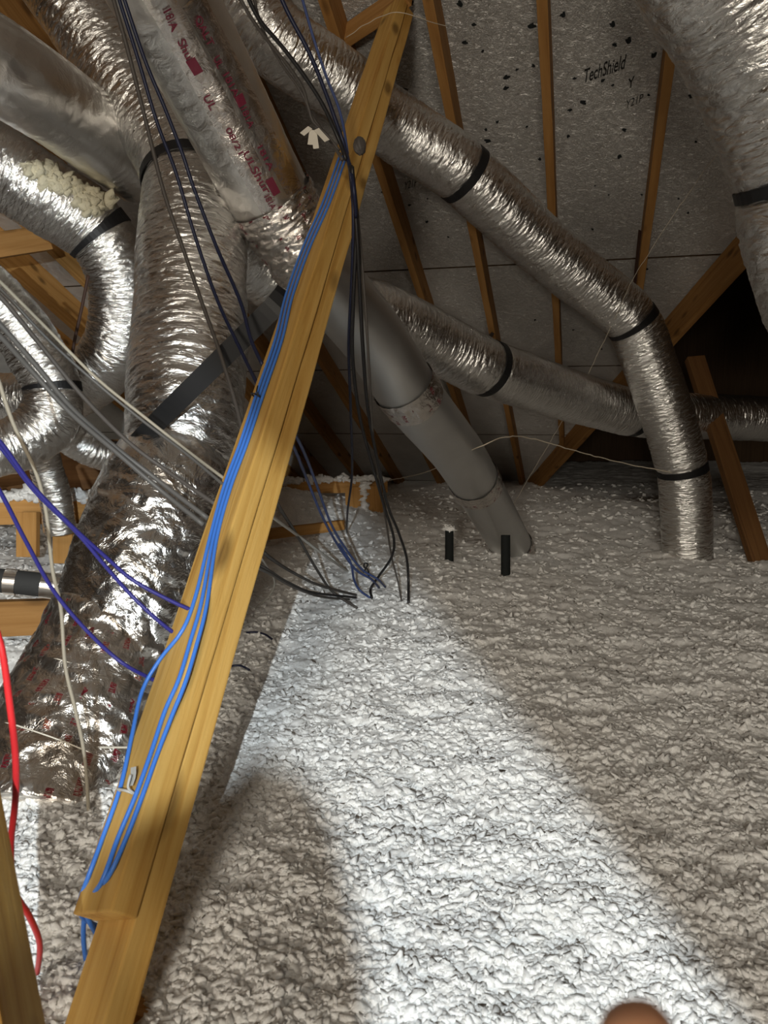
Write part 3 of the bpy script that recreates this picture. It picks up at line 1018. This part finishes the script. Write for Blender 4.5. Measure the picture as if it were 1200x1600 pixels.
# ------------------------------------------------------------------ floor timbers
def timber(name, label, P0, P1, adir, wa, wb, tufts=0, cat='board', mat='stud', group=None):
    o = tag(board(name, P0, P1, adir, wa, wb, M[mat], seed=len(label)), label, cat, group)
    if tufts:
        P0 = np.asarray(P0); P1 = np.asarray(P1)
        t = rng.uniform(0, 1, (tufts, 1)); L = P0 + (P1 - P0) * t
        L[:, 2] += (wa if abs(adir[2]) > .5 else wb) / 2 + rng.uniform(-.004, .02, tufts)
        L[:, 1] += rng.uniform(-.5, .5, tufts) * .03
        add_tufts(L, rng.uniform(.010, .026, tufts), tufts)
    return o


Z = np.array([0, 0, 1.0])
timber('floor_joist', 'orange joist dusted with insulation, low at the left edge behind the cables', at(-90, 800, 3.3), at(165, 797, 3.45), Z, .115, .038, 170)
timber('wood_block', 'short wood block standing against the joist at the left, nearer the edge', at(44, 800, 3.26), at(44, 870, 3.26), CX, .085, .038)
timber('wood_block', 'short wood block beside the tall foil duct under the joist', at(100, 804, 3.3), at(100, 880, 3.3), CX, .085, .038)
timber('floor_joist', 'dark brown joist half buried under the black insulated pipe', at(-60, 968, 2.3), at(95, 962, 2.42), Z, .11, .04, mat='rafter')
timber('floor_joist', 'orange plank lying behind the insulation mound right of the brace', at(400, 762, 5.75), at(605, 760, 5.9), Z, .09, .04, 160)
timber('wood_block', 'orange block end standing beyond the black hanging cables', at(568, 762, 5.6), at(572, 840, 5.45), CX, .27, .05, 40)
timber('floor_joist', 'thin joist edge showing in the insulation beside the brace', at(410, 836, 4.3), at(535, 820, 4.75), Z, .06, .04)
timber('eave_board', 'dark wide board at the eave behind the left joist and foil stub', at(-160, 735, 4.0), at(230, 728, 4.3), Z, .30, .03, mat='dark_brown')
timber('wood_post', 'leaning brown post right of the duct that drops into the insulation', at(1085, 560, 4.45), at(1205, 930, 3.85), CX, .10, .05, cat='post', mat='dark_brown')  # darker wood paints in the shade on this post
timber('truss_web', 'orange board end at the lower left corner beside the red cable', at(-75, 1215, .70), at(12, 1720, .585), CX, .045, .089, cat='board', mat='brace')
timber('wood_block', 'small wood scrap at the foot of the brace, bottom edge', at(185, 1590, .96), at(262, 1608, .99), Z, .05, .05)
timber('collar_tie', 'dark brown board crossing the upper left edge above the flexible duct', at(-60, 392, 3.1), at(75, 372, 3.3), Z, .10, .04, mat='rafter')
timber('purlin', 'dark brown board crossing behind the top of the yellow brace', hit(495, 88, Nv, C_DECK - .055), hit(640, -12, Nv, C_DECK - .055), Nv, .09, .04, mat='rafter')

# ------------------------------------------------------------------ black stakes
for x, yt, yb, lab in ((702, 826, 885, 'black plastic stub pipe with insulation on top, left one'), (790, 836, 906, 'black plastic stub pipe in front of the grey metal pipe')):
    D = CAM_H / math.tan(TH + math.atan((yb - 800) / 1200)); D = D * math.cos(TH) + CAM_H * math.sin(TH)
    b0, t_ = at(x, yb + 8, D), at(x, yt, D)
    ps = Path([b0, (b0 + t_) / 2, t_], .01, .0215)
    o = put('stub_pipe', tube_mesh('stub_pipe', ps, 28), M['plastic_black'])
    tag(o, lab, 'pipe', None)
    if x < 750:
        add_tufts(t_ + rng.uniform(-1, 1, (26, 3)) * np.array([.02, .02, .008]), rng.uniform(.006, .012, 26), 77)

# ------------------------------------------------------------------ cables


def cable(name, label, P, r, mat, cat='cable', group=None, jit=0.0, ds=.012):
    Q = [np.asarray(p if len(p) == 3 and isinstance(p, np.ndarray) else at(*p)) for p in P]
    o = put(name, wire_mesh(name, Q, r, ds=ds, jit=jit), M[mat])
    return tag(o, label, cat, group)


def fl(x, y, dz=.0):                          # on the insulation at a picture point
    a = TH + math.atan((y - 800) / 1200)
    Y = CAM_H / math.tan(a)
    for _ in range(4):
        X = (x - 600) / 1200 * (Y * math.cos(TH) + CAM_H * math.sin(TH))
        zf = float(floor_z(np.array([X]), np.array([Y]))[0]) + .018
        Y = (CAM_H - zf) / math.tan(a)
    return np.array([X, Y, zf + dz])


RB = .0032
b3 = 'bright blue cables tied along the brace'
cable('network_cable', 'bright blue cable on the brace, swinging out furthest left near its foot',
      [on_brace(x, y, RB) for x, y in ((532, 240), (505, 315), (474, 385), (447, 460), (430, 530), (402, 612), (376, 690), (350, 760), (328, 840), (306, 930), (285, 985), (250, 1030), (222, 1080), (206, 1150), (188, 1230), (160, 1310), (138, 1370))] + [at(124, 1410, .99), at(128, 1432, 1.0), at(150, 1446, 1.03), at(165, 1450, 1.06)], RB, 'blue_cable', group=b3)
cable('network_cable', 'bright blue cable lying in the middle of the bundle on the brace',
      [on_brace(x, y, RB) for x, y in ((537.5, 240), (510.5, 315), (479.5, 385), (452.5, 460), (435.5, 530), (407.5, 612), (381.5, 690), (355.5, 760), (333.5, 840), (315, 940), (298, 1000), (280, 1060), (258, 1110), (238, 1170), (213, 1240), (184, 1310), (158, 1380))] + [at(132, 1412, 1.0), at(140, 1440, 1.0), at(152, 1462, 1.04), at(160, 1480, 1.07)], RB, 'blue_cable', group=b3)
cable('network_cable', 'bright blue cable on the right side of the bundle, running down to the floor',
      [on_brace(x, y, RB) for x, y in ((543, 240), (516, 315), (485, 385), (458, 460), (441, 530), (413, 612), (387, 690), (361, 760), (339, 840), (323, 945), (308, 1005), (290, 1065), (268, 1120), (247, 1175), (222, 1245), (195, 1315), (168, 1372))] + [at(139, 1405, 1.01), at(131, 1440, 1.01), at(131, 1475, 1.02), at(136, 1510, 1.05)], RB, 'blue_cable', group=b3)
# ties around the bundle
for x, y, lab, mt_, ww in ((402, 620, 'black zip tie round the blue bundle on the brace', 'black_cable', .0016), (200, 1238, 'clear plastic tie round the blue bundle low on the brace', 'white_cable', .0018)):
    wdt = .02
    p = on_brace(x, y, .002); d_ = (on_brace(x + 10, y + 2, .002) - p); d_ /= np.linalg.norm(d_)
    nb = -bb
    cable('zip_tie', lab, [p - d_ * wdt, p - d_ * wdt * .7 + nb * .009, p + nb * .0105, p + d_ * wdt * .6 + nb * .009, p + d_ * wdt * .9, p + d_ * wdt * .95 + bax * .004 + nb * .012, p + d_ * wdt * 1.1 + bax * .02 + nb * .016], ww, mt_, 'zip tie', ds=.003)
p = on_brace(203, 1228, .010)
o = put('cable_tag', ribbon_mesh('cable_tag', [p, p + bax * .012, p + bax * .024 - bb * .004], ba, .011, .0015, .003), M['white_cable']); tag(o, 'small white plastic clip on the blue bundle low on the brace', 'clip')

hp_ = at(562, 228, 1.87)
sbm = bmesh.new(); bmesh.ops.create_icosphere(sbm, subdivisions=4, radius=1)
for v_ in sbm.verts:
    n_ = 1 + .5 * float(fbm(np.array([v_.co.x * 2.2 + v_.co.z]), np.array([v_.co.y * 2.2]), 9, 3)[0])
    v_.co = Vector((v_.co.x * .016 * n_, v_.co.y * .014 * n_, v_.co.z * .022 * n_)) + Vector([float(q) for q in hp_])
for f_ in sbm.faces: f_.smooth = True
so = bpy.data.meshes.new('sealant'); sbm.to_mesh(so); sbm.free()
put('sealant', so, M['dusty_cable'], brace)

# cables at the top running down onto the brace
top = [('dark purple cable from the top edge, rightmost of the bundle reaching the brace', [(428, -30, 1.75), (450, 20, 1.78), (482, 80, 1.82), (505, 135, 1.86), (525, 190, 1.9), (540, 235, 1.92), (552, 290, 1.85), (556, 340, 1.9)], 'navy_cable', .005),
       ('black cable from the top edge, second in the bundle reaching the brace', [(380, -20, 1.7), (405, 30, 1.74), (440, 72, 1.78), (475, 118, 1.82), (505, 165, 1.86), (528, 215, 1.9), (541, 250, 1.9)], 'black_cable', .005),
       ('dusty grey cable from the top edge bending left of the white tags', [(368, -15, 1.7), (395, 32, 1.74), (425, 72, 1.79), (452, 105, 1.83), (474, 140, 1.87), (484, 175, 1.9), (500, 200, 1.92), (520, 225, 1.93), (535, 250, 1.9)], 'dusty_cable', .0042),
       ('thin dusty grey cable from the top edge, leftmost above the white tags', [(395, -10, 1.75), (410, 45, 1.78), (440, 100, 1.83), (465, 135, 1.87), (481, 165, 1.89), (489, 190, 1.9), (512, 212, 1.92), (530, 235, 1.92)], 'dusty_cable', .0034),
       ('slate blue cable behind the bundle where it meets the brace', [(470, -10, 1.9), (490, 60, 1.92), (510, 120, 1.94), (528, 165, 1.95), (537, 200, 1.95), (543, 240, 1.92)], 'slate_cable', .0036)]
for lab, P, mt_, r_ in top:
    cable('cable', lab, P, r_, mt_)
for k, (dx, dy) in enumerate(((-17, 14), (-4, 30), (5, 36), (22, 24))):
    p = at(489, 196, 1.89); q = at(489 + dx, 196 + dy, 1.88 - .004 * k)
    o = put('cable_tag', ribbon_mesh('cable_tag', [p + (q - p) * .25, (p + q) / 2, q], CX, .014, .0012, .006), M['tag'])
    tag(o, ['white paper tag on a grey cable, pointing lower left', 'white paper tag on a grey cable, hanging straight down at left', 'white paper tag on a grey cable, hanging straight down at right', 'white paper tag on a grey cable, pointing lower right'][k], 'tag', 'white tags above the brace')

# cables hanging from the brace into the insulation
hang = [('navy cable hanging from the brace, straight down behind the others', [(546, 255, 1.88), (552, 330, 1.9), (550, 430, 1.98), (545, 540, 2.1), (548, 640, 2.4), (550, 740, 2.9), (543, 800, 3.4), fl(541, 832)], 'navy_cable', .0045),
        ('black cable hanging from the brace and crossing back left at the bottom', [(548, 258, 1.86), (556, 360, 1.92), (552, 470, 2.0), (551, 560, 2.1), (562, 650, 2.3), (580, 720, 2.5), (600, 790, 2.75), (615, 840, 2.92), (612, 870, 3.0), (592, 900, 3.1), (579, 920, 3.15), fl(581, 934)], 'black_cable', .0052),
        ('black cable hanging from the brace, rightmost end in the insulation', [(550, 260, 1.86), (558, 370, 1.92), (563, 470, 2.0), (568, 560, 2.1), (575, 640, 2.3), (590, 720, 2.5), (606, 790, 2.75), (622, 830, 2.9), (635, 870, 3.0), (638, 905, 3.06), fl(638, 942)], 'black_cable', .0052),
        ('thin grey cable hanging from the brace between the black ones', [(551, 262, 1.9), (562, 370, 1.95), (571, 480, 2.02), (577, 580, 2.12), (583, 680, 2.4), (594, 760, 2.65), (604, 820, 2.85), (612, 870, 3.0), (622, 910, 3.08), fl(627, 938)], 'dusty_cable', .0036)]
for lab, P, mt_, r_ in hang:
    cable('cable', lab, P, r_, mt_)
low = [('slate blue cable right of the brace, left one of the pair going into insulation', [(440, 660, 1.75), (462, 705, 2.0), (480, 750, 2.3), (505, 810, 2.6), (530, 855, 2.85), (556, 890, 3.0), (580, 905, 3.08), fl(592, 918)], 'slate_cable', .0046),
       ('slate blue cable right of the brace, right one of the pair going into insulation', [(445, 650, 1.75), (472, 700, 2.0), (492, 750, 2.3), (518, 820, 2.65), (542, 860, 2.85), (566, 890, 3.0), (590, 905, 3.08), fl(602, 917)], 'slate_cable', .0046),
       ('slate blue cable end curling down beside the twisted tie', [(530, 850, 2.86), (548, 880, 2.95), (553, 905, 3.05), (562, 922, 3.1), fl(578, 934)], 'slate_cable', .0046),
       ('dark grey cable right of the brace, upper one sweeping to the middle', [(400, 850, 1.5), (420, 870, 2.0), (455, 893, 2.4), (500, 915, 2.75), fl(556, 932, .006)], 'dusty_cable', .005),
       ('dark grey cable right of the brace, middle one sweeping to the middle', [(398, 880, 1.5), (420, 892, 2.0), (450, 910, 2.4), (490, 926, 2.75), fl(556, 936, .006)], 'black_cable', .0045),
       ('dark grey cable right of the brace, lowest one sweeping to the middle', [(398, 884, 1.5), (425, 898, 2.05), (460, 918, 2.45), (500, 932, 2.8), fl(545, 939, .006)], 'dusty_cable', .0045),
       ('grey cable right of the brace, steep one ending nearest the light patch', [(418, 755, 1.5), (438, 795, 2.0), (465, 838, 2.45), (495, 890, 2.8), (520, 925, 2.95), fl(558, 950)], 'dusty_cable', .005),
       ('white cable right of the brace, slanting down to the blue cables', [(405, 790, 1.5), (432, 812, 2.0), (470, 840, 2.5), (510, 870, 2.85), fl(545, 894)], 'white_cable', .005),
       ('thin white wire loop right of the brace', [(405, 868, 1.5), (416, 884, 1.9), (428, 905, 2.2), (426, 922, 2.35), (414, 938, 2.5), fl(402, 948)], 'white_cable', .0026),
       ('short dark blue cable end lying on the insulation beside the brace, upper', [fl(385, 993, .01), fl(400, 993, .012), fl(415, 997, .012), fl(428, 1003, .004)], 'navy_cable', .0034),
       ('short dark blue cable end lying on the insulation beside the brace, lower', [fl(360, 1046, .01), fl(376, 1046, .012), fl(390, 1049, .004)], 'navy_cable', .0034)]
for lab, P, mt_, r_ in low:
    cable('cable', lab, P, r_, mt_)
p = fl(572, 906, .05)
cable('twist_tie', 'small black twisted tie where the blue cables enter the insulation', [p + np.array(q) * .03 for q in ((-.4, 0, -.6), (0, .1, .1), (.3, 0, .6), (-.1, -.2, .9), (-.3, 0, .3), (.2, .1, -.1), (.4, .1, -.8), (.3, -.1, -1.4))], .0035, 'black_cable', 'tie', ds=.004)

# long cables hanging in front of the left ducts from the top edge
for lab, P, mt_, r_ in [
    ('long grey cable from the top edge, leftmost in front of the tall duct', [(172, -20, 1.6), (200, 80, 1.64), (228, 190, 1.7), (256, 300, 1.74), (290, 400, 1.77), (318, 480, 1.78), (345, 555, 1.76), (368, 630, 1.72), (380, 680, 1.66)], 'dusty_cable', .0046),
    ('long navy cable from the top edge, second in front of the tall duct', [(180, -20, 1.6), (215, 90, 1.64), (245, 190, 1.68), (275, 270, 1.7), (305, 370, 1.73), (340, 470, 1.73), (380, 555, 1.68), (402, 600, 1.62)], 'navy_cable', .004),
    ('long navy cable from the top edge hugging the taped sleeve', [(188, -20, 1.6), (225, 90, 1.65), (258, 170, 1.68), (285, 240, 1.7), (305, 300, 1.72), (340, 390, 1.73), (375, 470, 1.7), (392, 530, 1.66), (410, 570, 1.62)], 'navy_cable', .0042)]:
    cable('cable', lab, P, r_, mt_)
# cables crossing from the left edge to the brace
for lab, P, mt_, r_ in [
    ('dark cable from the left edge, uppermost of the dark ones crossing to brace', [(-40, 430, 1.25), (0, 463, 1.28), (60, 535, 1.33), (130, 620, 1.38), (200, 690, 1.43), (260, 735, 1.45), (340, 790, 1.42)], 'dusty_cable', .0042),
    ('dark cable from the left edge, middle of the dark ones crossing to brace', [(-40, 470, 1.2), (0, 507, 1.23), (60, 575, 1.28), (110, 635, 1.32), (170, 690, 1.37), (240, 745, 1.4), (325, 810, 1.38)], 'grey_cable', .0046),
    ('dark cable from the left edge, lowest of the dark ones crossing to brace', [(-40, 490, 1.2), (0, 525, 1.23), (50, 580, 1.28), (110, 645, 1.32), (180, 705, 1.37), (250, 765, 1.4), (318, 820, 1.38)], 'grey_cable', .0046),
    ('pale cable from the left edge, upper of the pale pair crossing to brace', [(-40, 405, 1.3), (0, 440, 1.34), (70, 510, 1.4), (150, 590, 1.45), (230, 655, 1.48), (300, 710, 1.48), (360, 755, 1.42)], 'beige_cable', .0031),
    ('pale cable from the left edge, lower of the pale pair crossing to brace', [(-40, 415, 1.34), (10, 462, 1.37), (80, 535, 1.42), (150, 598, 1.45), (220, 655, 1.47), (290, 708, 1.46), (355, 762, 1.4)], 'grey_cable', .003),
    ('violet blue cable from the left edge, upper strand of the pair crossing to brace', [(-50, 640, 1.05), (0, 690, 1.08), (50, 758, 1.12), (110, 820, 1.16), (165, 870, 1.2), (210, 908, 1.22), (280, 945, 1.22), (320, 960, 1.21)], 'purple_cable', .0032),
    ('violet blue cable from the left edge, lower strand of the pair crossing to brace', [(-50, 650, 1.06), (0, 698, 1.09), (55, 768, 1.13), (120, 832, 1.17), (165, 885, 1.2), (205, 930, 1.22), (250, 972, 1.22), (300, 1010, 1.2)], 'purple_cable', .0032),
    ('dark violet cable from the left edge, lowest one crossing to the brace', [(-50, 690, 1.0), (0, 768, 1.05), (40, 845, 1.1), (85, 925, 1.15), (140, 990, 1.18), (190, 1035, 1.2), (235, 1060, 1.18), (290, 1085, 1.15)], 'purple_cable', .0031),
    ('beige wire hanging down in front of the printed foil boot', [(-10, 570, 1.3), (20, 660, 1.33), (55, 735, 1.36), (72, 800, 1.38), (82, 890, 1.4), (95, 950, 1.42), (102, 1040, 1.42), (118, 1110, 1.42), (132, 1180, 1.43), (138, 1260, 1.44), (142, 1330, 1.46)], 'beige_cable', .0036),
    ('red cable curving down beside the board in the lower left corner', [(-15, 960, .78), (2, 1010, .78), (14, 1090, .79), (24, 1180, .8), (24, 1250, .81), (17, 1320, .82), (22, 1390, .84), (45, 1430, .87), (60, 1465, .91), (62, 1490, .94), (58, 1520, 1.0)], 'red_cable', .0036)]:
    cable('cable', lab, P, r_, mt_)
# a dark rod tied to the bent duct
cable('hanger_rod', 'thin dark red hanger rod above the bend of the foil duct', [(138, 430, 2.7), (128, 480, 2.72), (116, 535, 2.74), (110, 575, 2.75)], .006, 'hanger', 'rod')
# threads
for lab, P, r_ in [
    ('pale thread stretched from the strapped duct up to the right', [(800, 792, 4.6), (845, 715, 4.3), (900, 620, 4.0), (950, 520, 3.7), (990, 435, 3.4), (1060, 325, 3.1), (1137, 218, 2.8)], .0012),
    ('dusty string running from the floor block past the grey pipe to the strap', [(600, 752, 5.3), (650, 742, 4.6), (690, 728, 3.7), (745, 700, 3.05), (790, 683, 3.1), (830, 685, 3.3), (900, 705, 3.5), (980, 725, 3.7), (1050, 738, 3.8)], .0024),
    ('pale thread across the top of the yellow brace', [(540, 58, 2.6), (590, 28, 2.5), (622, 20, 2.45), (660, 30, 2.5), (700, 42, 2.6)], .0012)]:
    cable('string', lab, P, r_, 'thread', 'string', jit=.004)

# ------------------------------------------------------------------ insulation: one uncountable mass
Vs, Fs, o_ = [], [], 0
for v, f in ins:
    Vs.append(v); Fs.append(f + o_); o_ += len(v)
V = np.vstack(Vs); F = np.vstack(Fs)
quad = F[F[:, 2] != F[:, 3]]; tri = F[F[:, 2] == F[:, 3]][:, :3]
me = bpy.data.meshes.new('blown_insulation')
V = np.ascontiguousarray(V, np.float32)
me.vertices.add(len(V)); me.vertices.foreach_set('co', V.ravel())
li = np.concatenate([quad.ravel(), tri.ravel()]).astype(np.int32)
me.loops.add(len(li)); me.loops.foreach_set('vertex_index', li)
np_ = len(quad) + len(tri)
me.polygons.add(np_)
st = np.concatenate([np.arange(len(quad)) * 4, len(quad) * 4 + np.arange(len(tri)) * 3]).astype(np.int32)
me.polygons.foreach_set('loop_start', st)
me.polygons.foreach_set('loop_total', np.concatenate([np.full(len(quad), 4), np.full(len(tri), 3)]).astype(np.int32))
me.polygons.foreach_set('use_smooth', np.ones(np_, dtype=bool))
me.update(calc_edges=True)
insul = put('blown_insulation', me, M['fluff'])
tag(insul, 'white blown loose fill insulation covering the attic floor', 'insulation', None, 'stuff')

# ------------------------------------------------------------------ added lamp body, its flaps shape the beam (left of the camera, unseen)
lampo = empty('added_lamp', LAMP + np.array([0, -.06, -.85]))
tag(lampo, 'added unseen lamp on a thin pole beside the viewer, with flaps shaping its beam', 'lamp')
lb = LAMP - A_ * .02
hp = Path([lb, lb - A_ * .03, lb - A_ * .06], .005, [.034, .034, .024])
put('lamp_housing', tube_mesh('lamp_housing', hp, 40), M['plastic_black'], lampo)
pt = lb - A_ * .05
pl = Path([pt, np.array([pt[0], pt[1], .4]), np.array([pt[0], pt[1], -.06])], .02, .009)
put('pole', tube_mesh('pole', pl, 16), M['plastic_black'], lampo)
edge = [hit(95, 1520, ground, .03), on_brace(150, 1345, 0), on_brace(205, 1285, 0), on_brace(290, 1245, 0), hit(395, 1180, ground, .03), hit(475, 1212, ground, .03), hit(520, 1285, ground, .03), hit(550, 1400, ground, .03), hit(578, 1570, ground, .03), hit(600, 1900, ground, .03)]
shadow_flap = [LAMP + .16 * (q - LAMP) / np.linalg.norm(q - LAMP) for q in edge]  # added flap outline, shaped to cast the lower left shadow
shadow_flap += [LAMP + np.array([.0, .03, -.10]), LAMP + np.array([-.03, .04, -.10])]
mid_ = np.mean(shadow_flap, axis=0)
hn = (mid_ - LAMP) / np.linalg.norm(mid_ - LAMP)
hv = [mid_] + shadow_flap; k_ = len(shadow_flap)
hv = np.array(hv + [q + hn * .003 for q in hv])
hf = []
for q in range(k_):
    a_, b_ = 1 + q, 1 + (q + 1) % k_
    hf += [(0, a_, b_, b_), (k_ + 1, k_ + 1 + b_, k_ + 1 + a_, k_ + 1 + a_), (a_, k_ + 1 + a_, k_ + 1 + b_, b_)]
bx_, by_ = N - A_ * (N @ A_), np.cross(A_, N)
bx_ /= np.linalg.norm(bx_); by_ /= np.linalg.norm(by_)
zd = .10
x0_, x1_ = -math.tan(cut) * zd, -math.tan(half) * zd * 1.06
yl = math.tan(half) * zd * .84
q4 = [(x0_, -yl), (x0_, yl), (x1_, yl * .55), (x1_, -yl * .55)]
bd = [LAMP + A_ * zd + bx_ * a_ + by_ * b_ for a_, b_ in q4]
bd += [p_ + A_ * .002 for p_ in bd]
put('beam_flap', np_mesh('beam_flap', np.array(bd), np.array(fs), smooth=False), M['plastic_black'], lampo)  # added flap that gives the beam its straight edge
hm = bpy.data.meshes.new('shadow_flap'); hm.from_pydata([tuple(map(float, q)) for q in hv], [], [tuple(dict.fromkeys(f)) for f in hf]); hm.update()
put('shadow_flap', hm, M['plastic_black'], lampo)

# ------------------------------------------------------------------ the viewer's fingertip
def skin_mesh(name, verts, edges, radii, root):
    me = bpy.data.meshes.new(name); me.from_pydata([tuple(map(float, v)) for v in verts], edges, [])
    o = bpy.data.objects.new(name, me); COL.objects.link(o)
    md = o.modifiers.new('skin', 'SKIN'); md.use_smooth_shade = True
    for k, sv in enumerate(me.skin_vertices[0].data):
        sv.radius = (radii[k], radii[k]); sv.use_root = (k == root)
    sb = o.modifiers.new('sub', 'SUBSURF'); sb.levels = 2; sb.render_levels = 2
    bpy.context.view_layer.update()
    m2 = bpy.data.meshes.new_from_object(o.evaluated_get(bpy.context.evaluated_depsgraph_get()))
    COL.objects.unlink(o); bpy.data.objects.remove(o)
    m2.name = name
    for p in m2.polygons: p.use_smooth = True
    return m2


mt, nt, bs = new_mat('skin')
sk = ramp(nt, noise(nt, mapping(nt, 'Object', (1, 1, 1)), 60, 3), [(.35, (.56, .27, .15)), (.65, (.66, .34, .20))])
nt.links.new(sk, bs.inputs['Base Color']); bs.inputs['Roughness'].default_value = .5
bs.inputs['Subsurface Weight'].default_value = .15; bs.inputs['Subsurface Radius'].default_value = (.01, .004, .002)
D = .15
H = lambda x, y, d: at(x, y, d)
vv = [H(1750, 2350, .135), H(1500, 2160, .138),      # wrist, palm centre
      H(1290, 1960, .142), H(1110, 1770, .147), H(1000, 1655, .15), H(978, 1562, .152),     # index
      H(1390, 1930, .142), H(1290, 1800, .137), H(1270, 1760, .125), H(1290, 1820, .115),  # middle, curled
      H(1480, 1950, .142), H(1410, 1840, .137), H(1395, 1810, .125), H(1405, 1870, .115),
      H(1570, 1990, .142), H(1525, 1900, .137), H(1515, 1880, .127), H(1515, 1935, .118),
      H(1400, 2230, .128), H(1260, 2170, .122), H(1190, 2090, .12)]
ee = [(0, 1), (1, 2), (2, 3), (3, 4), (4, 5), (1, 6), (6, 7), (7, 8), (8, 9), (1, 10), (10, 11), (11, 12), (12, 13), (1, 14), (14, 15), (15, 16), (16, 17), (1, 18), (18, 19), (19, 20)]
rd = [.024, .024, .011, .0088,   .0084, .0082, .011, .009, .0085, .0075, .0105, .0085, .008, .007, .0095, .0075, .007, .0062, .013, .0105, .0085]
person = put('person', skin_mesh('person', vv, ee, rd, 1), mt)
tag(person, 'blurred fingertip of a person reaching in at the bottom edge', 'person')
